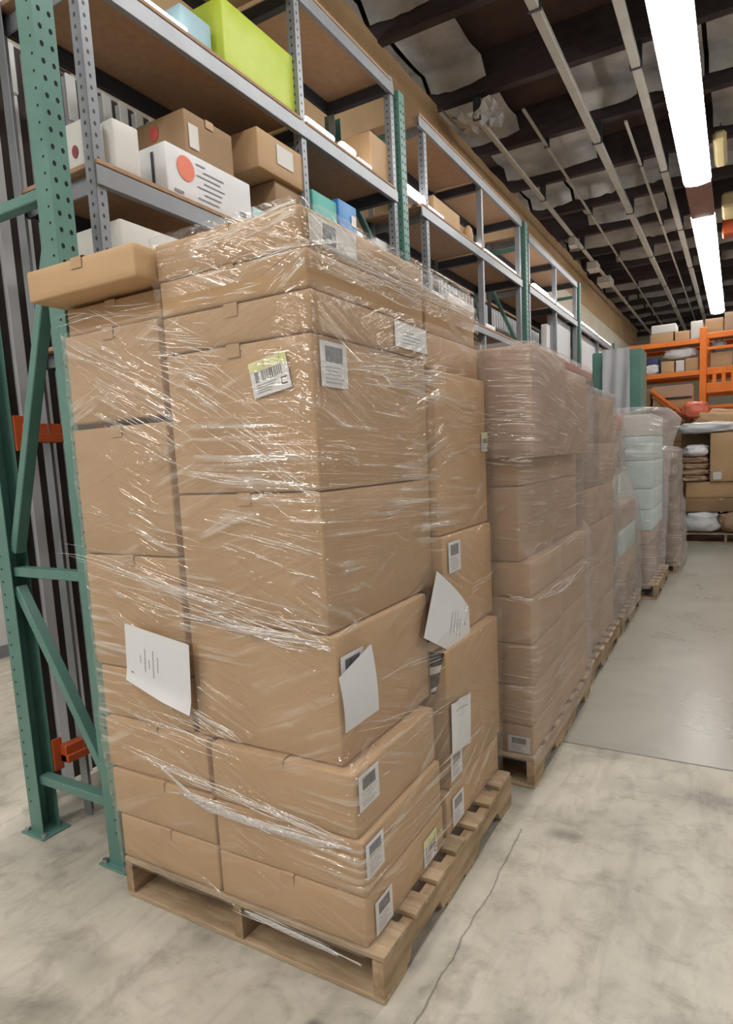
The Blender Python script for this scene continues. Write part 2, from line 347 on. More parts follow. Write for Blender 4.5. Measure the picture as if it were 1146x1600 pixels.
# flat print / stickers in a local frame: origin, unit u (right) and v (up), normal n
class Frame:
    def __init__(s, o, u, v):
        s.o = Vector(o); s.u = Vector(u).normalized(); s.v = Vector(v).normalized(); s.n = s.u.cross(s.v)
    def p(s, a, b, c=0.): return s.o+s.u*a+s.v*b+s.n*c
def slab(mb, F, a0, a1, b0, b1, c0, c1):
    vs = [F.p(a, b, c) for c in (c0, c1) for (a, b) in ((a0, b0), (a1, b0), (a1, b1), (a0, b1))]
    return mb.add(vs, [(3, 2, 1, 0), (4, 5, 6, 7), (0, 1, 5, 4), (1, 2, 6, 5), (2, 3, 7, 6), (3, 0, 4, 7)])
def shipping_label(parent, F, w_, h_, style='grey', name='shipping_label', seed=0):
    rnd = random.Random(seed+11)
    card = slab(MB(), F, 0, w_, 0, h_, .0002, .0012).build(name, 'paper', parent)
    t0, t1 = .0013, .0018
    if style == 'grey':       # a grey barcode field above lines of small print
        slab(MB(), F, w_*.17, w_*.83, h_*.55, h_*.9, t0, t0+.0003).build('barcode_field', 'ink', card)
        b = MB(); x = w_*.2
        while x < w_*.8:
            d = rnd.choice((.0015, .003)); slab(b, F, x, x+d, h_*.57, h_*.88, t0+.0003, t1+.0002); x += d+rnd.choice((.003, .0045))
        b.build('barcode', 'inkdark' if seed % 2 else 'ink', card, kind='stuff')
        b = MB()
        for k in range(5): slab(b, F, w_*.14, w_*rnd.uniform(.6, .86), h_*(.1+.085*k), h_*(.1+.085*k)+.0016, t0, t1)
        b.build('small_print', 'ink', card, kind='stuff')
    elif style == 'yellow':   # yellow top band, barcode under it, small square mark
        slab(MB(), F, 0, w_, h_*.72, h_, t0, t0+.0003).build('yellow_band', 'yellow', card)
        b = MB(); x = w_*.3
        while x < w_*.86:
            d = rnd.choice((.002, .004)); slab(b, F, x, x+d, h_*.42, h_*.70, t0, t1); x += d+rnd.choice((.0025, .004))
        b.build('barcode', 'inkdark', card, kind='stuff')
        b = MB(); slab(b, F, w_*.12, w_*.22, h_*.4, h_*.7, t0, t1)
        for k in range(4): slab(b, F, w_*.12, w_*(.5+.05*k), h_*(.1+.07*k), h_*(.1+.07*k)+.002, t0, t1)
        b.build('small_print', 'ink', card, kind='stuff')
        b = MB(); a0, a1, c0, c1 = w_*.78, w_*.93, h_*.14, h_*.34
        slab(b, F, a0, a1, c0, c0+.003, t0, t1); slab(b, F, a0, a1, c1-.003, c1, t0, t1); slab(b, F, a0, a0+.002, c0, c1, t0, t1)
        slab(b, F, w_*.40, w_*.41, h_*.78, h_*.92, t0+.0003, t1+.0003); slab(b, F, w_*.82, w_*.83, h_*.76, h_*.93, t0+.0003, t1+.0003)
        b.build('printed_mark', 'inkdark', card, kind='stuff')
    elif style == 'plain':
        b = MB()
        for k in range(4): slab(b, F, w_*.2, w_*rnd.uniform(.5, .8), h_*(.2+.15*k), h_*(.2+.15*k)+.002, t0, t1)
        b.build('small_print', 'ink', card, kind='stuff')
    return card

# stretch film hung around a load: rows = (z, x0, x1, y0, y1)
def film(rows, label, mat='film', nz_=90, wr=.004, off=.007, r=.03, freq=1.0, seed=0, parts=None, loc=None, nside=34):
    rows = sorted(rows); z0, z1 = rows[0][0], rows[-1][0]
    def prof(z):
        for a, b in zip(rows, rows[1:]):
            if z <= b[0]:
                t = (z-a[0])/max(1e-6, b[0]-a[0]); return [a[i]+(b[i]-a[i])*t for i in range(1, len(a))]
        return list(rows[-1][1:])
    vs = []; uvs = []; per = None
    ts = [i/nside for i in range(nside)]
    for k in range(nz_+1):
        z = z0+(z1-z0)*k/nz_
        pq = prof(z); x0, x1, y0, y1 = pq[:4]; xfar = (pq[4]-x1) if len(pq) > 4 else 0.; x0 -= off; x1 += off; y0 -= off; y1 += off
        ring = []
        def seg(ax, ay, bx, by, nx, ny):
            for t in ts: ring.append((ax+(bx-ax)*t, ay+(by-ay)*t, nx, ny))
        def arc(cx_, cy_, a0):
            for t in (0, .25, .5, .75): 
                a = a0+t*PI/2; ring.append((cx_+math.cos(a)*r, cy_+math.sin(a)*r, math.cos(a), math.sin(a)))
        seg(x0+r, y0, x1-r, y0, 0, -1); arc(x1-r, y0+r, -PI/2)
        seg(x1, y0+r, x1, y1-r, 1, 0); arc(x1-r, y1-r, 0)
        seg(x1-r, y1, x0+r, y1, 0, 1); arc(x0+r, y1-r, PI/2)
        seg(x0, y1-r, x0, y0+r, -1, 0); arc(x0+r, y0+r, PI)
        s = 0; px = ring[-1]
        n = len(ring)
        for i, q in enumerate(ring):
            if i: s += math.hypot(q[0]-ring[i-1][0], q[1]-ring[i-1][1])
            # taut diagonal wrinkles
            g = noise.noise(Vector((s*1.6*freq+z*3.1, z*9*freq-s*4.2, seed))) + .6*noise.noise(Vector((s*2.0-z*5, z*15*freq+s*5.0, seed+9)))
            e = wr*(g+.35)
            dx = 0.
            if xfar and q[0] > (x0+x1)/2: dx = xfar*max(0., min(1., (q[1]-1.72)/.30))
            vs.append((q[0]+q[2]*e+dx, q[1]+q[3]*e, z)); uvs.append((s, z))
        per = n
    n = per; fs = []
    for k in range(nz_):
        for i in range(n):
            j = (i+1) % n; fs.append((k*n+i, k*n+j, (k+1)*n+j, (k+1)*n+i))
    loc = loc or ((rows[0][1]+rows[0][2])/2, (rows[0][3]+rows[0][4])/2, z0)
    mb = MB(); mb.v = vs; mb.f = fs
    o = mb.build('stretch_film', mat, loc=loc, smooth=True)
    uvl = o.data.uv_layers.new(name='UVMap')
    for poly in o.data.polygons:
        for li in poly.loop_indices:
            vi = o.data.loops[li].vertex_index; u, v = uvs[vi]
            if u < .01 and any(uvs[o.data.loops[l2].vertex_index][0] > 1 for l2 in poly.loop_indices):
                u = max(uvs[o.data.loops[l2].vertex_index][0] for l2 in poly.loop_indices)+.02
            uvl.data[li].uv = (u, v)
    tag(o, label, 'plastic wrap'); return o
def fold(parent, pts, wid, depth=.004, seed=0):
    """a bunched rope of film: flattened, pleated ribbon that tapers at both ends"""
    rnd = random.Random(seed); pts = [Vector(p) for p in pts]; path = []
    for i in range(len(pts)-1):
        for t in range(8): path.append(pts[i].lerp(pts[i+1], t/8))
    path.append(pts[-1]); n = len(path); K = 7; vs = []; uvs = []
    for i, p in enumerate(path):
        t = (path[min(i+1, n-1)]-path[max(0, i-1)]).normalized()
        nr = Vector((0, -1, 0)) if abs(t.x) > abs(t.y) else Vector((1, 0, 0))
        nr = (nr-t*nr.dot(t)).normalized(); u = t.cross(nr)
        wloc = wid*(math.sin(PI*min(1, max(.0, (i+.6)/(n+.2))))**.6)*(1+.35*noise.noise(Vector((i*.35, seed, 0))))
        for k in range(K):
            a = (k/(K-1)-.5); hgt = depth*(.5+.9*((k % 2)))*(1-4*a*a*.7)
            vs.append(p+u*(a*wloc)+nr*(hgt+.001)); uvs.append((i*.02, a*wid))
    fs = [(i*K+k, i*K+k+1, (i+1)*K+k+1, (i+1)*K+k) for i in range(n-1) for k in range(K-1)]
    o = MB().add(vs, fs).build('film_fold', 'fold', parent, smooth=True)
    ul = o.data.uv_layers.new(name='UVMap')
    for lp in o.data.loops: ul.data[lp.index].uv = uvs[lp.vertex_index]
    return o

# ---------------------------------------------------------------- the building
def struct(o, label=None):
    o['kind'] = 'structure'
    if label: o['label'] = label
    return o
JY = 3.075
f1 = struct(MB().box(-9, 6, -4, JY-.005, -.12, 0, .003).build('floor', 'floor_near', loc=(0, 0, 0)), 'worn light concrete floor slab with stains and a hairline crack')
f2 = struct(MB().box(-9, 6, JY+.005, 24, -.12, 0, .003).build('floor', 'floor_far', loc=(0, 0, 0)), 'smoother grey concrete floor slab beyond the joint')
MB().box(-9, 6, JY-.007, JY+.007, -.12, -.006).build('joint_filler', 'dark_joint', f1)
wl = struct(MB().box(-5.4, -5.2, -4, 24, 0, 5.4).build('wall_left', 'white', loc=(-5.3, 10, 0)), 'plain white wall far behind the racking')
MB().box(-5.2, -5.185, -4, 24, 0, .1).build('baseboard', 'ink', wl)
wf = struct(MB().box(-9, 6, 23.4, 23.6, 0, 5.6).build('wall_far', 'creamwall', loc=(0, 23.5, 0)), 'far end wall of the warehouse')
MB().box(-9, 6, 23.38, 23.4, 2.4, 2.46).build('girt', 'steel', wf)

# partition behind the racks: brown backing with white vertical ribs, kraft-faced panels above
PX = -2.68
part = thing('wall_partition', None, None, (PX, 1.55, 0)); struct(part, 'partition behind the racking, white ribs on a dark brown backing')
MB().box(PX-.05, PX-.035, 1.55, 22, .03, 3.27).build('backing_sheet', 'brownback', part)
RP = .096
for k in range(104):
    y = 1.60+k*RP
    mb = MB(); x0 = PX-.036
    vs = []
    for z in (.03, 3.25):
        for (dx, dy) in ((0, -.027), (.022, -.022), (.022, .022), (0, .027)): vs.append((x0+dx, y+dy, z))
    mb.add(vs, [(0, 1, 5, 4), (1, 2, 6, 5), (2, 3, 7, 6), (0, 3, 2, 1), (4, 5, 6, 7), (0, 4, 7, 3)])
    rb = mb.build('rib', 'ribwhite', part)
    if k < 14: MB().box(PX-.020, PX-.004, y-.026, y+.026, 3.06, 3.262, .004).build('lit_rib_top', 'white', rb)  # white block stands in for the brightly lit top of the rib
MB().box(PX-.06, PX+.005, 1.515, 1.55, .03, 3.27, .003).build('edge_trim', 'steel', part)
kp = thing('wall_upper', None, None, (PX, 1.5, 3.3)); struct(kp, 'kraft brown panels above the partition, meeting the roof')
y = 1.5; k = 0
while y < 21:
    ln = 2.44
    zt = 4.93 + .03*math.sin(k*2.1)
    mb = MB(); n = 12; vs = []
    for i in range(n+1):
        yy = y+.006+(ln-.012)*i/n; top = zt+.035*noise.noise(Vector((yy*2.2, 3, k)))
        for (xx) in (PX-.05, PX-.03): vs += [(xx, yy, 3.30), (xx, yy, top)]
    fs = []
    for i in range(n):
        a = i*4; b = a+4; fs += [(a+2, b+2, b+3, a+3), (a, a+1, b+1, b), (a+1, a+3, b+3, b+1), (a, b, b+2, a+2)]
    fs += [(0, 2, 3, 1), (n*4, n*4+1, n*4+3, n*4+2)]
    mb.add(vs, fs).build('kraft_panel', 'kraft', kp); y += ln; k += 1

MB().box(PX-.029, PX-.012, 9.0, 21.5, 3.31, 4.25, .003).build('cream_panel', 'creamwall', kp)
# roof: plywood deck, joists across, foil insulation between them
roof = struct(MB().box(-9, 6, -4, 24, 5.30, 5.36).build('ceiling', 'ply', loc=(0, 10, 5.3)), 'warehouse roof deck with dark joists and silver insulation')
JS = 1.222; j0 = 6.36-5*JS
rr = random.Random(3)
for k in range(-3, 20):
    y = j0+k*JS
    if y > 23: break
    MB().box(-9, 6, y, y+.09, 4.93, 5.298, .004).build('joist', 'joist', roof)
for k in range(-2, 19):
    y = j0+k*JS+.10
    if y > 22.2: break
    x = -3.4
    while x < 4.6:
        wd = rr.choice((.62, .62, 1.2)); gap = rr.random()
        near = 3.5 < y < 9 and -2.7 < x < 0
        if not (gap < (.42 if y < 8 else .14)):
            mb = MB(); n, mM = 8, 8; vs = []; sg = rr.uniform(.02, .07); ph = rr.uniform(0, 9)
            for i in range(n+1):
                for j in range(mM+1):
                    u, v = i/n, j/mM
                    zz = 5.19-sg*4*u*(1-u)*.5-.05*math.sin(PI*v)+.02*noise.noise(Vector((u*4+ph, v*4, k)))
                    if v > .93: zz -= .13+.02*noise.noise(Vector((u*7+ph, 1, k)))      # lip that droops at the joist
                    if v < .05: zz -= .05
                    vs.append((x+.02+(wd-.04)*u, y+.012+(JS-.135)*v, zz))
            mb.add(vs, [(i*(mM+1)+j, i*(mM+1)+j+1, (i+1)*(mM+1)+j+1, (i+1)*(mM+1)+j) for i in range(n) for j in range(mM)])
            mb.build('insulation_batt', 'foil', roof, smooth=True)
        x += wd
# conduits and pipes under the joists
def conduit(x, z, wd, y0, y1, label, hang=True):
    o = MB().box(x-wd/2, x+wd/2, y0, y1, z-wd*.35, z+wd*.35, .004).build('conduit', 'conduit', loc=(x, y0, z)); tag(o, label, 'conduit')
    if hang:
        for q in range(int((y1-y0)/2.444)):
            yy = j0+JS*(2*q+math.ceil((y0-j0)/JS)); 
            if y0 < yy < y1: MB().box(x-wd/2-.012, x+wd/2+.012, yy+.02, yy+.05, z-wd*.42, 4.93).build('hanger_strap', 'steel_dark_shaded', o)
conduit(-2.30, 4.74, .05, 6.35, 21, 'cream conduit nearest the brown wall, with junction boxes')
conduit(-1.39, 4.75, .075, 2.5, 21, 'wide cream cable tray halfway between brown wall and strip lights')
conduit(-.84, 4.75, .075, 3, 21, 'cream cable tray just left of the strip lights')
conduit(-1.93, 4.84, .03, 6.7, 21, 'thin dark pipe between the two leftmost conduits')
conduit(-1.10, 4.86, .03, 7.6, 21, 'thin pipe under joists between the two wide cable trays')
for (yy, s, lb) in ((12.2, .16, 'small cream junction box on conduit by the brown wall, nearer one'), (13.4, .22, 'larger cream junction box on conduit by the brown wall'), (10.6, .10, 'small cream coupling on conduit before the junction boxes')):
    o = MB().box(-2.30-s*.55, -2.30+s*.55, yy-s, yy+s, 4.60, 4.72, .012).build('junction_box', 'conduit', loc=(-2.3, yy, 4.6)); tag(o, lb, 'junction box')
    MB().box(-2.30-s*.57, -2.30+s*.57, yy-s*1.02, yy+s*1.02, 4.592, 4.60, .003).build('cover_plate', 'cream', o)
# crumpled foil scrap hanging near the conduit start
mb = MB(); vs = []
for i in range(10):
    for j in range(8):
        u, v = i/9, j/7; q = Vector((u*5, v*5, 2))
        vs.append((-2.62+.5*u, 6.25+.5*v+.12*noise.noise(q), 4.86-.12*abs(noise.noise(q*1.7))-.10*math.sin(PI*u)))
o = mb.add(vs, [(i*8+j, (i+1)*8+j, (i+1)*8+j+1, i*8+j+1) for i in range(9) for j in range(7)]).build('loose_foil', 'foil', loc=(-2.4, 6.5, 4.8)); tag(o, 'crumpled loose foil insulation hanging where the brown wall meets the roof', 'insulation')

# strip lights
def strip(x, z, wd, y0, y1, label, grp, mat='lamp'):
    t = thing('strip_light', label, 'light', (x, y0, z), grp)
    a = wd/2
    vs = []
    for yy in (y0, y1):
        for (dx, dz) in ((-a*.45, .10), (a*.45, .10), (a, .03), (a, .018), (-a, .018), (-a, .03)): vs.append((x+dx, yy, z+dz))
    MB().add(vs, [(0, 1, 7, 6), (1, 2, 8, 7), (2, 3, 9, 8), (4, 5, 11, 10), (5, 0, 6, 11), (0, 5, 4, 3, 2, 1), (6, 7, 8, 9, 10, 11)]).build('housing', 'white', t)
    vs = []
    pr = [(-a*.96, .017), (-a*.9, -.015), (-a*.5, -.035), (0, -.042), (a*.5, -.035), (a*.9, -.015), (a*.96, .017)]
    for yy in (y0+.012, y1-.012):
        for (dx, dz) in pr: vs.append((x+dx, yy, z+dz))
    fs = [(i, i+1, i+8, i+7) for i in range(6)]+[tuple(range(7))[::-1], tuple(range(7, 14))]
    MB().add(vs, fs).build('diffuser', mat, t)
    for yy in (y0+.15, y1-.2): MB().box(x-.006, x+.006, yy, yy+.012, z+.09, 5.30).build('hanger', 'steel_dark_shaded', t)
    return t
LZ = 4.56
g = 'strip lights down the aisle'
ends = [(-1.4, 1.0), (1.0, 3.4), (3.4, 5.85), (5.86, 7.02), (7.05, 8.98)]
nmz = ['strip light over the aisle behind the photographer', 'strip light over the aisle beside the photographer', 'long lit strip light over the aisle, reaching the top edge of the picture', 'short lit strip light in the nearest bright run, before the seam', 'lit strip light at the near end of the brown gap over the aisle']
for (a, b), lb in zip(ends, nmz): strip(-.485, LZ, .30, a, b, lb, g)
ends = [(10.3, 12.8), (12.82, 15.2), (15.22, 17.8)]
nmz = ['first lit strip light beyond the brown gap', 'middle lit strip light beyond the brown gap', 'farthest lit strip light over the orange rack']
for (a, b), lb in zip(ends, nmz): strip(-.485, LZ, .30, a, b, lb, g)
# bare wooden mounting board in the gap
o = MB().box(-.62, -.34, 9.0, 10.28, LZ-.02, LZ+.05, .004).build('mounting_board', noisy('reddish_board', (.26, .13, .10), (.32, .17, .135), 8, .6), loc=(-.48, 9, LZ)); tag(o, 'reddish brown board bridging the gap between two strip light runs', 'board')
MB().tube([(-.48, 9.0, LZ+.06), (-.48, 10.28, LZ+.06)], .012).build('cable', 'conduit', o)
# unseen strip lights, added to brighten the carton fronts and the floor
for (xx, ya_, lb) in ((3.2, 0.5, 'nearest added strip light over the right hand aisle, outside the picture'), (3.2, 6.5, 'middle added strip light over the right hand aisle, outside the picture'), (3.2, 12.5, 'far added strip light over the right hand aisle, outside the picture'),
    (-1.5, -3.4, 'added strip light over the cross aisle behind the camera, nearest the big stack'), (-3.2, -2.6, 'added strip light over the open floor left of the rack, outside the picture'), (-4.2, 2.0, 'added strip light by the white wall behind the rack, outside the picture'), (-4.2, 8.0, 'far added strip light by the white wall behind the rack')):
    strip(xx, LZ-.35 if ya_ < 0 else LZ, .30, ya_, ya_+2.4, lb, 'added strip lights out of view', 'lampfill')
# amber and red fittings to the right of the strip
o = MB().box(-.30, -.17, 8.1, 8.85, 4.62, 4.74, .03).build('roof_fitting', 'amber', loc=(-.235, 8.4, 4.6)); tag(o, 'long amber fitting hanging right beside the nearest strip lights', 'fitting'); MB().box(-.24, -.23, 8.45, 8.47, 4.74, 4.94).build('hanger', 'steel_dark_shaded', o)
o = MB().box(-.26, .1, 10.3, 10.9, 4.62, 4.82, .03).build('roof_fitting', 'amber', loc=(-.1, 10.6, 4.7)); tag(o, 'cream round fitting above the red one by the right edge of the picture', 'fitting'); MB().box(-.10, -.09, 10.6, 10.62, 4.82, 4.94).build('hanger', 'steel_dark_shaded', o)
o = MB().box(-.27, .12, 11.3, 11.6, 4.55, 4.76, .02).build('heater_guard', 'redorange', loc=(-.1, 11.4, 4.6)); tag(o, 'red orange bar hanging beside the strip light gap', 'fitting'); MB().box(-.10, -.09, 11.4, 11.42, 4.76, 4.94).build('hanger', 'steel_dark_shaded', o)

# ---------------------------------------------------------------- green pallet-rack frames
FX, BX = -1.985, -2.475      # centres of front and back posts
def upright(y, top, label, holes=True, both=True):
    t = thing('rack_upright', label, 'rack frame', (FX, y, 0), 'green pallet rack uprights')
    a, b = .042, .038
    for (px, s) in ((FX, 1), (BX, -1)):
        mb = MB()
        # C-section: web towards the aisle, two side flanges
        mb.box(px+s*(a-.004) if s > 0 else px-a, px+a if s > 0 else px-a+.004, y-b, y+b, .006, top, .0015)
        mb.box(px-a+.002, px+a-.002, y-b, y-b+.004, .006, top, .001)
        mb.box(px-a+.002, px+a-.002, y+b-.004, y+b, .006, top, .001)
        pst = mb.build('post', 'green', t)
        if holes:
            h = MB(); z = .12
            while z < top-.05:
                for dy in (-.018, .018):
                    if s > 0: h.disc((px+a, y+dy, z), (1, 0, 0), .0066, 8, .0006, 1.35)
                h.disc((px+.018*s, y-b-.0006, z+.02), (0, -1, 0), .0045, 6, .0006)
                z += .0508
            h.build('punched_holes', 'hole', pst, kind='stuff')
        fp = MB().box(px-.075, px+.075, y-.062, y+.062, 0, .007, .002).build('foot_plate', 'green', t)
        for (dx, dy) in ((-.055, -.045), (.055, -.045)): MB().disc((px+dx, y+dy, .007), (0, 0, 1), .011, 6, .014).build('anchor_bolt', 'bolt', fp)
    def brace(z0, z1): MB().bar((BX+.03, y, z0), (FX-.03, y, z1), .036, .045, up=(0, 1, 0), ch=.003).build('brace', 'green', t)
    zs = [.235]
    brace(.235, .235); brace(.98, .33) if False else MB().bar((BX+.03, y-.004, 1.03), (FX-.02, y-.004, .31), .034, .042, up=(0, 1, 0), ch=.003).build('diagonal_brace', 'green', t)
    brace(1.093, 1.093)
    MB().bar((BX+.04, y, 1.17), (FX-.03, y, 2.27), .036, .045, up=(0, 1, 0), ch=.003).build('diagonal_brace', 'green', t)
    brace(2.385, 2.385)
    if 3.5 < top < 4:
        MB().bar((BX+.03, y, 3.46), (FX-.03, y, 2.50), .036, .045, up=(0, 1, 0), ch=.003).build('diagonal_brace', 'green', t); brace(3.56, 3.56)
    return t
upright(1.43, 4.6, 'nearest green rack upright left of the big pallet, with bolted feet')
upright(3.98, 3.80, 'green punched rack upright whose top ends in front of the brown wall')
upright(6.78, 3.80, 'green rack upright above the second wrapped pallet')
upright(9.36, 3.74, 'slim green rack upright standing before the tan wall')
upright(12.2, 3.30, 'farthest green rack upright before the tan wall')
# orange beams of the nearest bay, along its back
for (z, lb, y1) in ((1.588, 'upper orange beam behind the nearest green upright', 3.9), (.275, 'lower orange beam behind the nearest green upright, near the floor', 3.9)):
    mb = MB(); h = .075
    mb.box(BX+.045, BX+.085, 1.50, y1, z, z+h, .004); mb.box(BX+.045, BX+.095, 1.50, y1, z, z+h*.45, .003)
    o = mb.build('rack_beam', 'redorange', loc=(BX+.065, 1.5, z)); tag(o, lb, 'beam')
    MB().box(BX+.04, BX+.05, 1.468, 1.51, z-.03, z+h+.03, .002).build('end_bracket', 'redorange', o)

# ---------------------------------------------------------------- grey boltless shelving
GXF, GXB = -1.965, -2.435
def shelving(y0, y1, posts, shelves, label, top):
    t = thing('metal_shelving', label, 'shelving', (GXF, y0, 0), 'grey metal shelving between the green uprights')
    for y in posts:
        for (px, s) in ((GXF, 1), (GXB, -1)):
            mb = MB(); w_ = .038
            mb.box(min(px, px-s*.003), max(px, px-s*.003), y-w_/2, y+w_/2+.006, 0, top, .0008)
            mb.box(min(px, px-s*w_*1.25), max(px, px-s*w_*1.25), y-w_/2, y-w_/2+.003, 0, top, .0008)
            p = mb.build('post', 'steel', t)
            if y < 4.5 and s > 0:
                h = MB(); z = 1.9
                while z < top-.02:
                    h.disc((px+.0002, y+.002, z), (1, 0, 0), .0055, 6, .0006, 1.4); h.disc((px-.024, y-w_/2-.0007, z), (0, -1, 0), .0055, 6, .0006, 1.4); z += .038
                h.build('punched_holes', 'steel_dark_shaded', p, kind='stuff')
    for (z, bh) in shelves:
        for (px, s, m_) in ((GXF+.003, 1, 'steel'), (GXB, -1, 'steel_dark_shaded')):  # rear beam darker than the front one: its shade is in the colour
            mb = MB()
            mb.box(px-.004, px+.007, y0, y1, z-bh, z-.018, .002); mb.box(px-.018 if s > 0 else px, px if s > 0 else px+.018, y0, y1, z-bh, z-bh+.004, .001); mb.box(px-.02 if s > 0 else px, px if s > 0 else px+.02, y0, y1, z-.022, z-.018, .001)
            mb.build('shelf_beam', m_, t)
        for q, y in enumerate(posts):
            yy = y+(.024 if q < len(posts)-1 else -.024)
            hw = .004 if q == 0 else .022
            MB().box(GXB+.01, GXF-.006, yy-hw, yy+hw, z-bh, z-.022, .002).build('side_beam', 'steel' if q == 0 else 'steel_dark_shaded', t)  # inner side beams darkened too, for the shade under the boards
        for q in range(len(posts)-1):
            yy = (posts[q]+posts[q+1])/2
            MB().box(GXB-.004, GXF+.0125, posts[q]+.021 if q else y0+.001, posts[q+1]-.021, z-.0165, z, .002).build('shelf_board', 'board', t)
    return t
A, B, Cc = 2.54, 3.19, 3.835
shelving(1.585, 3.90, (1.60, 2.87, 3.88), ((1.95, .07), (A, .085), (B, .085), (Cc, .085)), 'grey shelving bay nearest the camera, holding white and brown boxes', 3.86)
shelving(4.27, 6.66, (4.37, 5.52, 6.62), ((2.57, .07), (B+.03, .085), (Cc-.03, .085)), 'middle grey shelving bay beyond the second green upright', 3.82)
shelving(6.92, 9.25, (6.95, 8.1, 9.22), ((2.57, .07), (B+.03, .085), (Cc-.10, .085)), 'third grey shelving bay, mostly above the wrapped pallets', 3.74)
shelving(9.45, 12.1, (9.5, 10.8, 12.05), ((2.57, .07), (B+.03, .085)), 'far grey shelving bay holding white panels over a red beam', 3.28)
o = MB().box(GXF+.012, GXF+.035, 7.9, 12.1, 2.50, 2.575, .004).build('red_beam', 'red', loc=(GXF, 8, 2.5)); tag(o, 'dark red beam along the far shelving, below white panels', 'beam')
MB().box(GXF+.010, GXF+.037, 7.88, 7.94, 2.47, 2.60, .002).build('end_bracket', 'red', o)
# small tube lights above shelf B (behind), in view as bright dashes
g2 = 'small lit tubes above the middle shelf'
for (a, b, dz, lb) in ((1.62, 2.12, .03, 'lit tube on the shelf edge left of the lime green box'), (2.93, 3.20, .04, 'lit tube right of the lime green box'), (3.28, 3.42, .05, 'small bright lamp between lime box and tan carton'), (3.46, 3.62, .03, 'small bright lamp against the tan carton'),
                       (4.08, 4.36, .06, 'bright lamp just beyond the second green upright'), (4.42, 4.72, .03, 'second bright lamp beyond the second green upright'), (5.44, 5.56, .03, 'small lamp at the post of the middle grey bay'), (5.64, 6.55, .03, 'long lit tube before the third green upright'),
                       (7.20, 7.75, .06, 'lit tube just beyond the third green upright'), (7.8, 9.1, .04, 'long lit tube in the third grey bay'), (9.5, 10.6, .04, 'long lit tube at the fourth green upright'), (10.7, 12.0, .03, 'farthest lit tube above the white panels')):
    zb = (B if a < 4 else B+.03)
    t = thing('tube_light', lb, 'light', (-2.0, a, zb), g2)
    MB().box(-2.035, -1.985, a, b, zb+.001, zb+.012, .002).build('tray', 'white', t)
    MB().tube([(-2.0, a+.01, zb+.013+dz/2), (-2.0, b-.01, zb+.013+dz/2)], dz*.5+.004, 10).build('tube', 'lampback', t, smooth=True)

# ---------------------------------------------------------------- things on the shelves
SH = .001
def sbox(x0, x1, y0, y1, z0, z1, label, mat, rotz=0, tape=None, group=None, **k): return carton(x0, x1, y0, y1, z0, z1, label, mat, group, rotz, tape, .002, **k)
# shelf A (2.565)
a1 = sbox(-2.22, -2.025, 1.612, 1.69, A+.001, A+.170, 'white card box with a dark red oval, by the nearest upright', 'cream')
F = Frame((-2.13, 1.4985, A+.07), (1, 0, 0), (0, 0, 1)); 
mb = MB(); mb.disc((-2.095, 1.6105, A+.065), (0, -1, 0), .016, 12, .001, 1.35); mb.build('red_oval', noisy('dark_red_ink', (.22, .04, .05), (.28, .05, .06), 6, .6), a1)
a2 = sbox(-2.17, -1.968, 1.685, 1.80, A+.001, A+.180, 'blank white carton right of the first grey post', 'cream', rotz=-.05)
MB().box(-2.09, -2.04, 1.6835, 1.6845, A+.06, A+.066).build('hand_slot', 'ink', a2)
wr_ = sbox(-2.36, -1.975, 1.93, 2.435, A+.001, A+.20, 'long white printed box with a red disc on its side', 'paper')
mb = MB(); mb.disc((-1.9745, 2.03, A+.125), (1, 0, 0), .048, 18, .0008, 1.0); mb.build('red_disc', 'coral', wr_)
mb = MB(); Fx = Frame((-1.9745, 1.93, A), (0, 1, 0), (0, 0, 1)); rr = random.Random(5)
for q in range(7): slab(mb, Fx, .16+.04*(q % 2), .16+.05+.12*rr.random(), .03+.022*q, .034+.022*q, 0, .0008)
slab(mb, Fx, .42, .46, .04, .055, 0, .0008); slab(mb, Fx, .03, .08, .02, .03, 0, .0008); mb.build('printing', 'ink', wr_, kind='stuff')
mb = MB(); Fy = Frame((-2.36, 1.9285, A), (1, 0, 0), (0, 0, 1)); slab(mb, Fy, .10, .19, .10, .165, 0, .0008); slab(mb, Fy, .10, .19, .08, .09, 0, .0008); slab(mb, Fy, .30, .315, .02, .17, 0, .0008); mb.build('black_panel', 'inkdark', wr_, kind='stuff')
br_ = sbox(-2.38, -2.02, 2.09, 2.385, A+.202, A+.40, 'brown carton with red blot and pasted label, on the white printed box', 'card_dark', tape='x')
mb = MB(); mb.disc((-2.20, 2.0885, A+.34), (0, -1, 0), .028, 9, .0008, 1.1); mb.build('red_blot', 'redink', br_)
slab(MB(), Frame((-2.0195, 2.11, A+.25), (0, 1, 0), (0, 0, 1)), 0, .055, 0, .095, 0, .001).build('pasted_label', 'yellow' if False else 'cream', br_)
sk = sbox(-2.30, -1.99, 2.46, 2.60, A+.001, A+.12, 'pale blue box beside the white printed box', 'sky')
b3 = sbox(-2.39, -1.97, 2.50, 2.90, A+.30, A+.48, 'tan carton with a washed-out label next to the second grey post', 'card')
slab(MB(), Frame((-1.9685, 2.64, A+.36), (0, 1, 0), (0, 0, 1)), 0, .13, 0, .09, 0, .001).build('pasted_label', 'cream', b3)
s3 = sbox(-2.39, -1.99, 2.64, 2.92, A+.001, A+.297, 'plain box under the tan carton', 'card_dark')
tl = sbox(-2.28, -1.99, 2.96, 3.20, A+.001, A+.36, 'teal green box right of the second grey post', 'teal')
bl = sbox(-2.22, -1.985, 3.21, 3.41, A+.001, A+.39, 'bright blue box beside the teal one', 'blue')
slab(MB(), Frame((-1.9835, 3.34, A+.27), (0, 1, 0), (0, 0, 1)), 0, .05, 0, .06, 0, .001).build('white_logo', 'paper', bl)
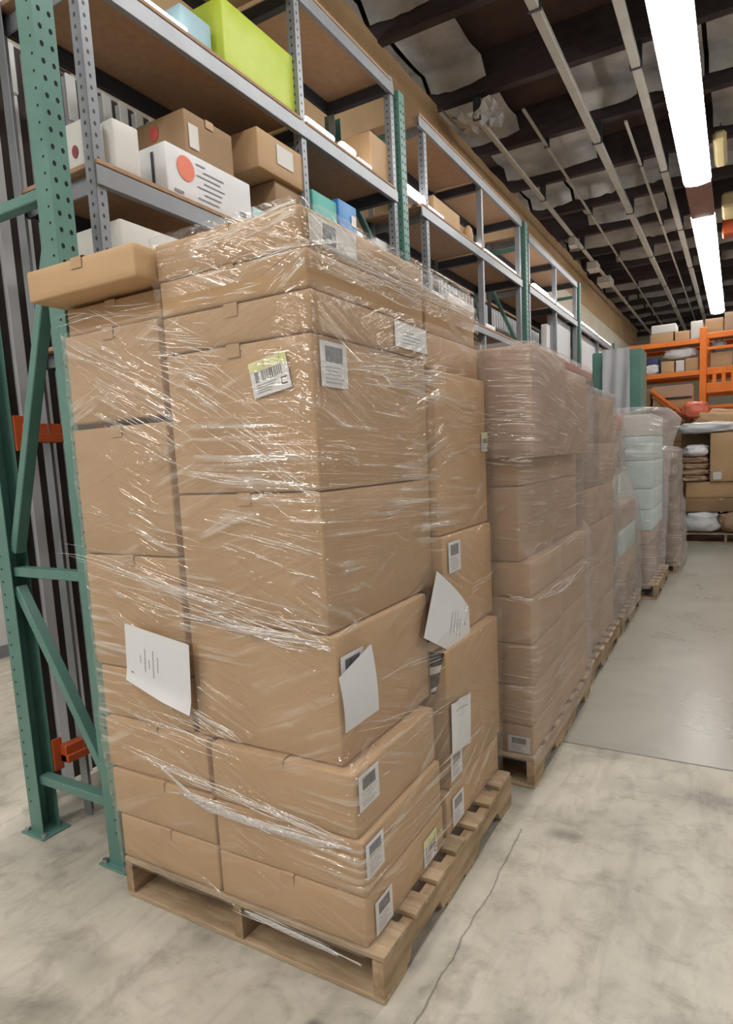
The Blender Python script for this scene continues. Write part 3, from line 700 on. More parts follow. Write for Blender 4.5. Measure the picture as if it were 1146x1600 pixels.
for i, (y, h, m_, lb) in enumerate(((3.46, .28, 'bag', 'white bagged pack beside the blue box'), (3.56, .24, 'teal', 'small green pack behind the top of the big stack'), (3.66, .20, 'coral', 'small pink pack at the end of the shelf row'))):
    sbox(-2.2, -2.0, y-.05, y+.045, A+.001, A+h, lb, m_)
wb = sbox(-2.30, -2.04, 3.74, 3.9, A+.001, A+.33, 'white box beside the second green upright', 'paper')
# lower shelf (1.95)
lw = sbox(-2.36, -1.99, 1.69, 2.12, 1.951, 2.385, 'plain white carton on the low shelf behind the overhanging box', 'cream')
sbox(-2.45, -2.03, 1.47, 1.575, 1.951, 2.30, 'narrow white carton on the low shelf left of the grey post', 'cream') if False else None
# shelf B (3.19)
lm = sbox(-2.35, -1.99, 2.34, 2.87, B+.001, B+.30, 'lime green box on the upper shelf', 'lime')
sbox(-2.38, -2.03, 2.13, 2.31, B+.001, B+.17, 'pale blue box left of the lime green box', 'sky')
sbox(-2.38, -2.0, 3.64, 3.90, B+.001, B+.27, 'tan carton on the upper shelf by the second green upright', 'card')
sbox(-2.39, -2.10, 4.8, 5.35, B+.031, B+.29, 'long tan carton deep on the upper shelf of the middle bay', 'card')
mb = MB(); mb.tube([(-2.03, 5.32, B+.031), (-2.03, 5.33, B+.10), (-2.03, 5.34, B+.16), (-2.03, 5.35, B+.185)], [.05, .048, .035, .016], 10); o = mb.build('cloth_roll', 'card', loc=(-2.03, 5.33, B+.031), smooth=True); tag(o, 'upright tan roll on shelf edge in the middle bay', 'roll')
# row over pallets on low shelf of bays 2
for i, (y0, y1, h, m_, lb) in enumerate(((4.45, 4.8, .14, 'bag', 'grey-white pack on the low shelf beyond the second green upright'), (4.86, 5.4, .22, 'bag', 'larger grey-white pack beyond the top of the big stack'), (5.6, 6.0, .16, 'bag', 'white wrapped pack near the third grey post'))):
    sbox(-2.4, -2.03, y0, y1, 2.571, 2.571+h-.04*i, lb, m_)
# white panels standing in the far bay
for i, (y0, y1, h, lb) in enumerate(((7.9, 8.05, .40, 'narrow white panel at the near end of the red beam'), (8.2, 9.15, .56, 'large white panel before the fourth green upright'), (9.55, 11.9, .56, 'largest white panel, beyond the fourth green upright'))):
    sbox(-2.11, -2.03, y0, y1, 2.58, 2.58+h, lb, 'paper')

# ---------------------------------------------------------------- pallets
def pallet(x0, y0, wx, ly, label, lead='boards'):
    t = thing('wooden_pallet', label, 'pallet', (x0+wx/2, y0+ly/2, 0), 'wooden pallets in a row along the rack')
    n = 7; bw = .09; rr = random.Random(int(y0*100))
    for k in range(n):
        w_ = .135 if k in (0, n-1) else bw
        y = y0 + (ly-.135)*k/(n-1) if k in (0, n-1) else y0+.0675+(ly-.135)*k/(n-1)-bw/2
        e = rr.uniform(-.004, .012)
        MB().box(x0-rr.uniform(0, .006), x0+wx+e, y, y+w_, .127, .144, .002).build('deck_board', 'pine2', t)
    for xx in (x0, x0+wx/2-.02, x0+wx-.034):
        # stringer with two fork notches
        pr = [(0, .018), (0, .126), (ly, .126), (ly, .018), (ly-.15, .018), (ly-.17, .055), (ly-.37, .055), (ly-.39, .018), (.39, .018), (.37, .055), (.17, .055), (.15, .018)]
        vs = [(x, y0+a, b) for x in (xx, xx+.034) for (a, b) in pr]; m_ = len(pr)
        fs = [(i, (i+1) % m_, m_+(i+1) % m_, m_+i) for i in range(m_)]
        fs += [tuple(range(m_))[::-1], tuple(range(m_, 2*m_))]
        MB().add(vs, fs).build('stringer', 'pine', t)
    for k, (a, w_) in enumerate(((0, .135), (ly*.39, .09), (ly*.53, .09), (ly-.135, .135))):
        MB().box(x0, x0+wx, y0+a, y0+a+w_, 0.001, .0175, .002).build('bottom_board', 'pine2', t)
    return t
pallet(-1.815, 1.305, 1.02, 1.10, 'nearest wooden pallet, under the big stack of wrapped cartons')

# ---------------------------------------------------------------- stack 1
g = 'cartons of the nearest wrapped stack'
yl, yf = 1.310, 1.335
R1 = carton(-1.37, -.842, yl, 1.83, .1455, .292, 'bottom carton at the near corner of the first pallet, low and wide', group=g)
R2 = carton(-1.37, -.842, yl, 1.82, .293, .457, 'second carton up at the near corner, grey label on its right side', group=g)
R3 = carton(-1.37, -.858, yl, 1.82, .458, .640, 'third carton up at the near corner, below the larger cartons', group=g)
R4 = carton(-1.44, -.905, yf, 1.895, .642, 1.005, 'large carton at the near corner with a loose paper over its label', group=g)
R5 = carton(-1.44, -.925, yf, 2.00, 1.006, 1.385, 'large unlabelled carton at the near corner, at mid height of the stack', group=g)
R6 = carton(-1.44, -.925, yf, 2.00, 1.386, 1.783, 'large near-corner carton with yellow-topped barcode label on its front', group=g)
R7 = carton(-1.44, -.920, yf, 2.00, 1.784, 1.888, 'flat carton at the near corner, lowest of three flat ones', group=g)
R8 = carton(-1.44, -.925, yf, 2.00, 1.889, 1.986, 'flat carton at the near corner, middle of three flat ones', group=g)
R9 = carton(-1.445, -.935, yf, 2.02, 1.987, 2.088, 'topmost flat carton of the near corner, pale window label on its side', group=g)
L1 = carton(-1.825, -1.375, yl, 1.85, .1455, .300, 'bottom left carton resting on the first pallet', group=g)
L2 = carton(-1.845, -1.375, yl, 1.85, .301, .462, 'second carton up in the left column, beside the green foot', group=g)
L3 = carton(-1.862, -1.392, yl+.008, 1.85, .463, .640, 'left column carton third from the bottom, beside the dark vertical gap', group=g)
L3b = carton(-1.880, -1.460, yf, 1.85, .641, .815, 'left column carton just under the lower edge of the white sheet', group=g)
L4 = carton(-1.900, -1.460, yf, 1.85, .816, 1.195, 'left column carton behind the large white sheet', group=g)
L5 = carton(-1.895, -1.460, yf, 1.85, 1.196, 1.602, 'left column carton below the dark horizontal gap', group=g)
L6 = carton(-1.885, -1.460, yf, 1.85, 1.618, 1.895, 'left column carton above the dark horizontal gap', group=g)
L7 = carton(-1.885, -1.460, yf+.02, 1.85, 1.896, 1.980, 'flat left column carton under the overhanging box', group=g)
L8 = carton(-1.93, -1.452, 1.262, 1.62, 1.990, 2.085, 'small carton jutting forward on the top left of the first stack', group=g, rotz=.02)
F1_ = carton(-1.36, -.846, 1.865, 2.41, .1455, .300, 'bottom carton at the far end of the first pallet', group=g)
F2_ = carton(-1.36, -.845, 1.903, 2.44, .301, .800, 'tall carton at the far end of the first pallet with papers on its side', group=g)
F3_ = carton(-1.40, -.885, 2.00, 2.50, .801, 1.180, 'far end carton behind the tilted white paper', group=g)
F4_ = carton(-1.40, -.900, 2.01, 2.51, 1.181, 1.755, 'tall far end carton with a small label near the second pallet', group=g)
F5_ = carton(-1.42, -.920, 2.01, 2.49, 1.757, 1.880, 'flat far end carton below the crumpled top wrap', group=g)
F6_ = carton(-1.42, -.930, 2.03, 2.49, 1.881, 2.025, 'topmost far end carton under crumpled white wrap', group=g)
MB().box(-1.47, -1.445, yf+.02, yf+.05, .65, 1.99).build('edge_shadow_board', 'card_dark', L5) if False else None
# labels
def rl(par, X, y, z, w_, h_, st, sd, tilt=0.):
    F = Frame((X, y, z), (0, math.cos(tilt), math.sin(tilt)), (0, -math.sin(tilt), math.cos(tilt))); F.n = Vector((1, 0, 0))
    return shipping_label(par, F, w_, h_, st, seed=sd)
rl(R1, -.8385, 1.352, .156, .095, .098, 'grey', 1); rl(R2, -.838, 1.318, .345, .095, .098, 'grey', 2); rl(R3, -.854, 1.325, .530, .105, .098, 'grey', 3)
rl(R4, -.9015, 1.345, .835, .115, .110, 'grey', 5); rl(R6, -.921, 1.362, 1.650, .125, .115, 'grey', 4)
rl(R7, -.916, 1.765, 1.800, .225, .075, 'plain', 6); rl(F3_, -.8815, 2.035, 1.045, .11, .11, 'grey', 8)
rl(F4_, -.8965, 2.44, 1.47, .065, .075, 'yellow', 9); rl(R1, -.8385, 1.625, .18, .10, .10, 'yellow', 10) if False else rl(R1, -.8385, 1.66, .165, .095, .088, 'yellow', 10)
rl(F2_, -.8415, 1.90, .335, .10, .10, 'grey', 12); rl(F1_, -.8425, 1.905, .165, .10, .105, 'grey', 14)
# the pale window label of the topmost carton
slab(MB(), Frame((-.9315, 1.36, 2.005), (0, 1, 0), (0, 0, 1)), 0, .225, 0, .066, .0003, .0014).build('window_label', 'cream', R9)
slab(MB(), Frame((-.9315, 1.42, 2.012), (0, 1, 0), (0, 0, 1)), 0, .06, 0, .05, .0015, .002).build('grey_patch', 'ink', R9)
# yellow topped label, tilted, on the front
tl_ = math.atan2(1.742-1.721, .125)
F = Frame((-1.115, yf-.004, 1.633), (math.cos(tl_), 0, math.sin(tl_)), (-math.sin(tl_), 0, math.cos(tl_))); F.n = Vector((0, -1, 0))
shipping_label(R6, F, .125, .092, 'yellow', seed=21)

# film 1
rows = [(.13, -1.835, -.834, 1.302, 2.44, -.838), (.30, -1.85, -.838, 1.303, 2.44, -.838), (.47, -1.87, -.846, 1.306, 2.45, -.838), (.63, -1.885, -.862, 1.306, 2.46, -.838), (.70, -1.89, -.895, 1.318, 2.47, -.838), (.80, -1.90, -.900, 1.325, 2.50, -.840),
        (.90, -1.90, -.910, 1.326, 2.52, -.878), (1.38, -1.90, -.917, 1.327, 2.52, -.890), (1.75, -1.895, -.917, 1.327, 2.52, -.892), (1.90, -1.89, -.917, 1.327, 2.50, -.908)]
fm = film(rows, 'clear stretch film wound around the nearest stack of cartons', 'film', nz_=110, wr=.0035, off=.006, seed=1)
rows2 = [(1.93, -1.455, -.917, 1.325, 2.50), (1.99, -1.455, -.922, 1.325, 2.51), (2.04, -1.455, -.932, 1.325, 2.50), (2.098, -1.455, -.935, 1.325, 2.46)]
fm2 = film(rows2, 'clear stretch film around the topmost flat cartons of the nearest stack', 'film', nz_=20, wr=.004, off=.006, seed=5)
yF, xR = 1.318, -.905
def pf(x, z, y=yF): return (x, y, z)
def pr_(y, z, x=xR): return (x, y, z)
folds = [
 ([(-1.60, 1.303, .530), (-1.45, 1.300, .452), (-1.30, 1.300, .43), (-1.12, 1.300, .425), (-.95, 1.300, .43), (-.865, 1.30, .44)], .022),
 ([(-1.50, 1.300, .455), (-1.38, 1.300, .425), (-1.2, 1.300, .420), (-1.02, 1.300, .43)], .016),
 ([(-1.27, 1.300, .126), (-1.10, 1.298, .116), (-.93, 1.296, .112)], .020),
 ([(-1.45, 1.320, .73), (-1.38, 1.318, .705), (-1.30, 1.318, .685)], .012),
 ([(-1.43, 1.322, 1.03), (-1.2, 1.320, .995), (-.93, 1.320, .99)], .010),
]
for i, (p, w_) in enumerate(folds): fold(fm, p, w_*1.0, .004, i)


def film_x(rows, z, y):
    for a, b in zip(rows, rows[1:]):
        if z <= b[0] or b is rows[-1]:
            t = max(0, min(1, (z-a[0])/(b[0]-a[0]))); p = [a[i]+(b[i]-a[i])*t for i in range(1, len(a))]; break
    x = p[1]
    if len(p) > 4: x += (p[4]-p[1])*max(0., min(1., (y-1.72)/.30))
    return x, p[2]
def wrinkles(parent, sets, seed=1, size=1.0, off=.0085):
    """raised thin creases of stretched film, in clusters"""
    rnd = random.Random(seed); mb = MB(); uv = []
    for (face, rows, cl) in sets:
        for (a0, z0, a1, z1, sp, n, wt) in cl:
            L_ = math.hypot(a1-a0, z1-z0); ang = math.atan2(z1-z0, a1-a0)
            for q in range(int(n*2.5)):
                c = rnd.random(); ln = L_*rnd.uniform(.12, .55); o_ = rnd.gauss(0, .5)*sp
                ac = a0+(a1-a0)*c; zc = z0+(z1-z0)*c+o_; an = ang+rnd.gauss(0, .05)
                wd = rnd.uniform(.0006, .0019)*wt**.5*size; hh = wd*.9; cv = rnd.gauss(0, .03)*ln
                m_ = 8; base = len(mb.v); ok = True; pts = []
                for i in range(m_+1):
                    t = i/m_-.5; a = ac+math.cos(an)*ln*t-math.sin(an)*cv*(1-4*t*t); z = zc+math.sin(an)*ln*t+math.cos(an)*cv*(1-4*t*t)
                    pts.append((a, z))
                lim = rnd.uniform(.75, 1)
                for i, (a, z) in enumerate(pts):
                    tp = math.sin(PI*(i+.3)/(m_+.6))**.8
                    for k, (dw, dh) in enumerate(((-1, 0), (0, 1), (1, 0))):
                        aa = a-math.sin(an)*dw*wd*tp; zz = z+math.cos(an)*dw*wd*tp; d = off+dh*hh*tp
                        if face == 'f': aa = min(aa, -.855 if zz < .63 else -.90) if rows is ROWS1 or rows is ROWS1b else min(aa, -.70); x, yy = film_x(rows, zz, 1.3); mb.v.append((min(aa, x-.0), yy-d, zz))
                        else: x, yy = film_x(rows, zz, aa); mb.v.append((x+d, max(aa, yy+.005), zz))
                        uv.append((a+k*.002, z))
                for i in range(m_):
                    for k in (0, 1):
                        b_ = base+i*3+k; f = (b_, b_+1, b_+4, b_+3); mb.f.append(f if face == 'r' else f[::-1])
    o = mb.build('film_creases', 'wrinkle', parent, smooth=True, kind='stuff')
    ul = o.data.uv_layers.new(name='UVMap')
    for lp in o.data.loops: ul.data[lp.index].uv = uv[lp.vertex_index]
    return o
FR = [(-1.312, 2.037, -0.925, 2.075, 0.023, 10, 1), (-1.296, 1.968, -0.923, 1.977, 0.018, 6, 0.8), (-1.018, 1.897, -0.915, 1.961, 0.021, 9, 1.2), (-1.303, 1.911, -1.08, 1.899, 0.016, 4, 0.8), (-1.504, 1.827, -1.247, 1.777, 0.068, 16, 1), (-1.449, 1.749, -1.279, 1.704, 0.031, 8, 1.2), (-1.812, 1.818, -1.377, 1.608, 0.147, 26, 0.45), (-1.343, 1.676, -0.955, 1.432, 0.151, 26, 0.4), (-1.384, 1.445, -0.938, 1.391, 0.014, 6, 0.9), (-1.274, 1.316, -0.949, 1.251, 0.07, 10, 0.6), (-1.797, 1.335, -1.409, 1.24, 0.06, 8, 0.6), (-1.825, 1.166, -0.948, 0.996, 0.048, 24, 0.6), (-1.434, 1.026, -0.938, 0.988, 0.026, 12, 1.2), (-1.743, 1.086, -1.409, 1.018, 0.041, 8, 0.6), (-1.444, 0.723, -1.268, 0.672, 0.029, 12, 1), (-1.803, 0.688, -1.335, 0.64, 0.065, 12, 0.6), (-1.609, 0.534, -0.945, 0.455, 0.017, 12, 1.6), (-1.476, 0.455, -0.988, 0.443, 0.014, 8, 1.6), (-1.244, 0.416, -1.102, 0.403, 0.008, 3, 0.9), (-1.247, 0.128, -0.884, 0.111, 0.013, 8, 1.5), (-1.236, 1.226, -0.975, 1.174, 0.021, 5, 0.7), (-1.823, 1.936, -1.427, 1.913, 0.036, 6, 0.5)]
RT = [(1.362, 1.961, 1.946, 1.953, 0.035, 9, 0.9), (1.365, 1.984, 2.448, 2.007, 0.023, 9, 0.9), (1.693, 2.015, 2.379, 2.008, 0.054, 30, 1.4), (1.52, 1.717, 2.138, 1.735, 0.039, 16, 1), (1.661, 1.686, 2.283, 1.641, 0.029, 10, 0.9), (1.429, 1.468, 1.51, 1.454, 0.017, 6, 0.8), (1.747, 1.52, 1.881, 1.51, 0.016, 4, 0.8), (2.072, 1.621, 2.603, 1.577, 0.058, 8, 0.5), (2.061, 1.499, 2.6, 1.537, 0.073, 8, 0.5), (1.304, 1.002, 1.449, 1.016, 0.009, 6, 1), (2.192, 0.938, 2.438, 0.966, 0.02, 8, 1.1), (2.154, 1.914, 2.434, 1.835, 0.052, 10, 0.9), (1.538, 0.824, 1.998, 0.788, 0.041, 6, 0.4), (1.445, 0.629, 1.982, 0.604, 0.053, 6, 0.35), (1.293, 0.75, 1.926, 0.601, 0.019, 3, 0.3), (1.624, 1.305, 1.989, 1.303, 0.04, 5, 0.4)]
S2F = [(-0.885, 1.639, -0.712, 1.626, 0.191, 20, 0.8), (-0.835, 0.847, -0.739, 0.84, 0.014, 8, 1.4), (-0.84, 0.636, -0.742, 0.641, 0.008, 4, 1), (-0.844, 0.45, -0.751, 0.457, 0.009, 4, 1), (-0.876, 1.429, -0.72, 1.428, 0.013, 6, 1.2)]
S2R = [(2.732, 1.741, 3.341, 1.66, 0.174, 18, 0.8), (2.531, 0.845, 3.635, 0.82, 0.015, 8, 1.3), (2.602, 1.21, 3.561, 1.223, 0.181, 10, 0.5)]
ROWS1 = rows; ROWS1b = rows2
wrinkles(fm, [('f', ROWS1, [c for c in FR if c[1] < 1.93]), ('r', ROWS1, [c for c in RT if c[1] < 1.93])], 3)
wrinkles(fm2, [('f', ROWS1b, [c for c in FR if c[1] >= 1.93]), ('r', ROWS1b, [c for c in RT if c[1] >= 1.93])], 4)

# loose sheets tucked under the film
def sheet(name, F, outline, label, curl, prints, cat='paper', mat='paper', nx=8, ny=10):
    """outline: 4 corners (bl, br, tr, tl) in frame units; curl(u, v) is the height off the surface"""
    bl_, br2, tr_, tl2 = [Vector(q) for q in outline]; vs = []
    def P(u, v, e=0.):
        q = (bl_*(1-u)+br2*u)*(1-v)+(tl2*(1-u)+tr_*u)*v; return F.p(q.x, q.y, .0015+curl(u, v)+e)
    for i in range(nx+1):
        for j in range(ny+1): vs.append(P(i/nx, j/ny))
    k = len(vs)
    for i in range(nx+1):
        for j in range(ny+1): vs.append(P(i/nx, j/ny, -.0008))
    fs = [(i*(ny+1)+j, (i+1)*(ny+1)+j, (i+1)*(ny+1)+j+1, i*(ny+1)+j+1) for i in range(nx) for j in range(ny)]
    fs += [tuple(k+q for q in f[::-1]) for f in fs]
    o = MB().add(vs, fs).build(name, mat, loc=tuple(F.p(0, 0)), smooth=True); tag(o, label, cat)
    if prints:
        mb = MB()
        for (u0, u1, v0, v1) in prints:
            m_ = 10; q = []
            for t in range(m_+1):
                a = t/m_
                if (v1-v0) > (u1-u0): q += [P(u0, v0+(v1-v0)*a, .0006), P(u1, v0+(v1-v0)*a, .0006)]
                else: q += [P(u0+(u1-u0)*a, v1, .0006), P(u0+(u1-u0)*a, v0, .0006)]
            mb.add(q, [(2*t, 2*t+1, 2*t+3, 2*t+2) for t in range(m_)])
        mb.build('printed_lines', 'ink', o, kind='stuff')
    return o
F = Frame((-1.702, 1.306, .718), (1, 0, 0), (0, 0, 1)); F.n = Vector((0, -1, 0))
lines = []
rr = random.Random(2)
for (u, a, b) in ((.235, .42, .55), (.305, .30, .68), (.37, .38, .52), (.435, .26, .70), (.505, .38, .62)):
    v = b
    while v > a:
        d = rr.uniform(.02, .05); lines.append((u, u+.012, max(a, v-d), v)); v -= d+.008
lines += [(.08, .11, .17, .20), (.12, .13, .155, .19)]
sheet('paper_sheet', F, [(.003, .079), (.279, .002), (.293, .222), (.015, .264)], 'large white printed sheet turned sideways on the left front of the stack', lambda u, v: .004+.016*math.exp(-((v)/.10)**2)*(1-abs(u-.6)), lines)
F = Frame((-.8905, 1.315, .742), (0, 1, 0), (0, 0, 1)); F.n = Vector((1, 0, 0))
sheet('paper_sheet', F, [(.012, .004), (.192, .002), (.166, .205), (-.006, .162)], 'folded blank white sheet over the label of the near corner carton', lambda u, v: .003+.005*math.sin(PI*v), None)
F = Frame((-.8900, 1.795, .690), (0, 1, 0), (0, 0, 1)); F.n = Vector((1, 0, 0))
lines = [(.45+.07*k, .458+.07*k, .25+.06*(k % 2), .62+.05*(k % 3)) for k in range(4)]+[(.80, .83, .58, .63)]
sheet('paper_sheet', F, [(.01, .185), (.345, .0), (.41, .195), (.13, .385)], 'tilted white sheet hanging over the seam of the stack right side', lambda u, v: .010+.03*u*u*(1-v)+.012*math.sin(PI*u), lines)
F = Frame((-.8370, 1.90, .43), (0, 1, 0), (0, 0, 1)); F.n = Vector((1, 0, 0))
sheet('paper_sheet', F, [(.0, .010), (.172, -.02), (.185, .168), (.005, .188)], 'long pale sheet on the tall carton at the far end of the first pallet', lambda u, v: .002+.004*math.sin(3*PI*u)*v, [(.2, .8, .80, .815)])
# striped black and white pouch in the gap under the tilted sheet
po = MB(); vs = []
def pq_(u, v): return (-.905+(.018+.038*v)*u, 1.896-.006*math.sin(PI*u), .650+.15*v)
for i in range(9):
    for j in range(5): vs.append(pq_(j/4, i/8))
o = po.add(vs, [(i*5+j, i*5+j+1, (i+1)*5+j+1, (i+1)*5+j) for i in range(8) for j in range(4)]).build('striped_pouch', 'black', loc=(-.835, 1.9, .66), smooth=True); tag(o, 'black and white striped pouch peeking out under the tilted sheet', 'pouch')
for (v0, v1) in ((.0, .10), (.44, .62)):
    q = []
    for j in range(5):
        u = j/4
        for v in (v0+.10*u, v1+.10*u): x, yy, z = pq_(u, v); q.append((x, yy-.0008, z))
    MB().add(q, [(2*j, 2*j+2, 2*j+3, 2*j+1) for j in range(4)]).build('white_stripe', 'paper', o)

# ---------------------------------------------------------------- stack 2
pallet(-1.76, 2.56, 1.02, 1.20, 'second wooden pallet, under the tall hazy stack')
g = 'cartons of the second wrapped stack'
y0 = 2.58
zr = [.1455, .275, .457, .642, .846, 1.0, 1.32, 1.435]
nmz = ['bottom', 'second', 'third', 'fourth', 'fifth', 'sixth', 'seventh', 'eighth', 'ninth']
for i in range(7):
    z0_, z1_ = zr[i], zr[i+1]-.001
    xr_ = -.745 if i < 5 else -.79
    b = carton(-1.23, xr_, y0, y0+.56, z0_, z1_, '%s carton up at the near corner of the second stack' % nmz[i], group=g)
    if i == 0:
        F = Frame((-.86, y0-.004, .150), (1, 0, 0), (0, 0, 1)); F.n = Vector((0, -1, 0)); shipping_label(b, F, .10, .075, 'grey', seed=33)
    carton(-1.23, xr_-.01, y0+.565, y0+1.14, z0_, z1_, '%s carton up at the far end of the second stack' % nmz[i], group=g)
    
carton(-1.25, -.715, y0-.03, y0+.55, 1.436, 1.89, 'tall rosy carton on top of the second stack, at its near corner', 'card_pink', g, bulge=.008, r=.012)
carton(-1.25, -.725, y0+.555, y0+1.08, 1.436, 1.855, 'tall rosy carton on top of the second stack, at its far end', 'card_pink', g, bulge=.012, r=.02)
carton(-1.74, -1.26, y0-.02, y0+.55, 1.436, 1.885, 'rosy carton on top of the second stack, on the side of the green rack', 'card_pink', g)
carton(-1.74, -1.24, y0, y0+.56, .1455, 1.434, 'tall carton on the rack side of the second stack, behind the nearest stack', 'card', g)
ROWS2 = [(.12, -1.78, -.725, y0-.01, 3.74), (.85, -1.78, -.725, y0-.01, 3.74), (1.0, -1.78, -.730, y0-.008, 3.74), (1.06, -1.78, -.768, y0-.008, 3.74), (1.38, -1.78, -.762, y0-.010, 3.72), (1.44, -1.78, -.705, y0-.036, 3.71, ), (1.80, -1.78, -.700, y0-.04, 3.68), (1.87, -1.78, -.705, y0-.038, 3.67), (1.90, -1.77, -.72, y0-.03, 3.65), (1.915, -1.70, -.80, y0+.05, 3.55)]
fs2 = film(ROWS2,
     'hazy rose-grey stretch film around the second stack', 'film_heavy', nz_=80, wr=.006, seed=11, r=.03)

wrinkles(fs2, [('f', ROWS2, S2F), ('r', ROWS2, S2R)], 9, 1.6, .012)
# ---------------------------------------------------------------- stack 3
pallet(-1.78, 3.86, 1.02, 1.16, 'third wooden pallet, partly hidden by film')
g = 'cartons of the third wrapped stack'
zz = [.1455, .42, .70, .98, 1.22, 1.50, 1.80]
for i in range(6):
    carton(-1.30, -.80+.0*i, 3.90, 4.42, zz[i], zz[i+1]-.001, '%s carton up, near side of the third stack' % nmz[i], 'card' if i < 4 else 'card_dark', g)
    carton(-1.30, -.80, 4.43, 4.98, zz[i], zz[i+1]-.001, '%s carton up, far side of the third stack' % nmz[i], 'card', g)
film([(.12, -1.8, -.775, 3.88, 5.02), (1.2, -1.8, -.78, 3.88, 5.02), (1.84, -1.8, -.785, 3.88, 4.98), (1.86, -1.6, -.85, 3.95, 4.9)], 'grey-brown stretch film around the third stack', 'film_grey', nz_=60, wr=.012, seed=21, r=.05)

# ---------------------------------------------------------------- stack 4 : mixed packs
pallet(-1.78, 5.10, 1.02, 1.14, 'fourth wooden pallet, with film bunched at its corner')
g = 'packs of the fourth wrapped stack'
mm = ['card_dark', 'card', 'mint', 'card_pink', 'mint', 'card_dark', 'card_pink', 'coral']
zz = [.1455, .36, .58, .80, 1.0, 1.22, 1.42, 1.62, 1.74]
for i in range(8):
    carton(-1.30, (-.80 if i < 4 else -.93), 5.14, 6.18, zz[i], zz[i+1]-.001, '%s %s pack up in the fourth stack' % (nmz[i], {'card_dark': 'dark brown', 'card': 'tan', 'mint': 'pale mint', 'card_pink': 'rosy', 'coral': 'coral'}[mm[i]]), mm[i], g)
film([(.10, -1.8, -.755, 5.11, 6.22), (.8, -1.8, -.765, 5.11, 6.22), (1.02, -1.8, -.79, 5.11, 6.22), (1.25, -1.8, -.895, 5.12, 6.2), (1.76, -1.8, -.91, 5.12, 6.18), (1.80, -1.5, -1.0, 5.2, 6.1)], 'brownish stretch film around the fourth stack of mixed packs', 'film_grey', nz_=60, wr=.014, seed=31, r=.06)

# ---------------------------------------------------------------- stack 5 : mint boxes
pallet(-1.66, 6.42, 1.02, 1.16, 'fifth wooden pallet, under the pale mint boxes')
g = 'boxes of the fifth stack with mint cartons'
zz = [(.1455, .33, 'card_dark'), (.33, .52, 'card_dark'), (.52, .66, 'card_pink'), (.66, .86, 'mint'), (.86, 1.06, 'mint'), (1.06, 1.33, 'mint'), (1.33, 1.56, 'mint'), (1.56, 1.76, 'cream')]
for i, (a, b, m_) in enumerate(zz):
    carton(-1.04, (-.72 if i < 3 else -.695), 6.46, 7.0, a, b-.002, '%s box up at the near right of the mint stack, %s' % (nmz[i], {'card_dark': 'brown', 'card_pink': 'rosy', 'mint': 'pale mint', 'cream': 'cream'}[m_]), m_, g, tape=None)
    carton(-1.62, -1.07, 6.46, 7.0, a, b-.002, '%s box up at the near left of the mint stack, %s' % (nmz[i], {'card_dark': 'brown', 'card_pink': 'rosy', 'mint': 'pale mint', 'cream': 'cream'}[m_]), m_, g)
    carton(-1.10, (-.72 if i < 3 else -.70), 7.01, 7.5, a, b-.002, '%s box up at the far side of the mint stack' % nmz[i], m_, g)
film([(.10, -1.68, -.68, 6.43, 7.56), (.6, -1.68, -.67, 6.43, 7.56), (1.2, -1.68, -.64, 6.43, 7.56), (1.5, -1.68, -.61, 6.42, 7.56), (1.70, -1.68, -.53, 6.40, 7.56), (1.80, -1.68, -.57, 6.38, 7.5), (1.83, -1.5, -.8, 6.5, 7.4)], 'milky pinkish film draped over the mint stack, bulging at its top right', 'film_white', nz_=60, wr=.016, seed=41, r=.07)

# ---------------------------------------------------------------- stack 6 : low dark stack
pallet(-1.60, 7.85, 1.02, 1.10, 'sixth wooden pallet at the end of the row')
g = 'cartons of the sixth wrapped stack'
zz = [.1455, .45, .75, 1.05, 1.4]
for i in range(4): carton(-1.2, -.62, 7.9, 8.85, zz[i], zz[i+1]-.001, '%s dark carton up in the sixth stack' % nmz[i], 'card_dark', g)
film([(.08, -1.6, -.56, 7.86, 8.92), (.5, -1.6, -.55, 7.86, 8.92), (.9, -1.6, -.60, 7.86, 8.9), (1.42, -1.6, -.62, 7.86, 8.88), (1.46, -1.5, -.8, 7.95, 8.8)], 'bulging brownish film around the low sixth stack', 'film_grey', nz_=50, wr=.022, seed=51, r=.09)

# ---------------------------------------------------------------- draped green cabinet
cb = thing('metal_cabinet', 'tall green metal cabinet with grey plastic sheet over its front', 'cabinet', (-1.4, 9.3, 0))
MB().box(-1.72, -1.10, 9.02, 9.5, .0, 2.72, .01).build('body', 'green', cb)
for q, (a, b) in enumerate(((-1.71, -1.415), (-1.405, -1.11))):
    d = MB().box(a, b, 9.005, 9.02, .08, 2.66, .004).build('door', 'green', cb)
    MB().box((b-.04 if q == 0 else a+.02), (b-.02 if q == 0 else a+.04), 8.985, 9.005, 1.3, 1.5, .004).build('handle', 'steel', d)
vs = []
for i in range(13):
    for j in range(13):
        u, v = i/12, j/12; xx = -1.58+.34*u; e = .02*math.sin(u*14+v*3)+.012*noise.noise(Vector((u*5, v*3, 7)))
        vs.append((xx, 8.965-e, 2.74-1.3*v))
vs2 = [(x, y-.002, z) for (x, y, z) in vs]
fs = [(i*13+j, i*13+j+1, (i+1)*13+j+1, (i+1)*13+j) for i in range(12) for j in range(12)]
o = MB().add(vs, fs).build('plastic_sheet', 'plastic', loc=(-1.4, 8.96, 2.7), smooth=True); tag(o, 'grey plastic sheet hanging over the front of the green cabinet', 'sheet')

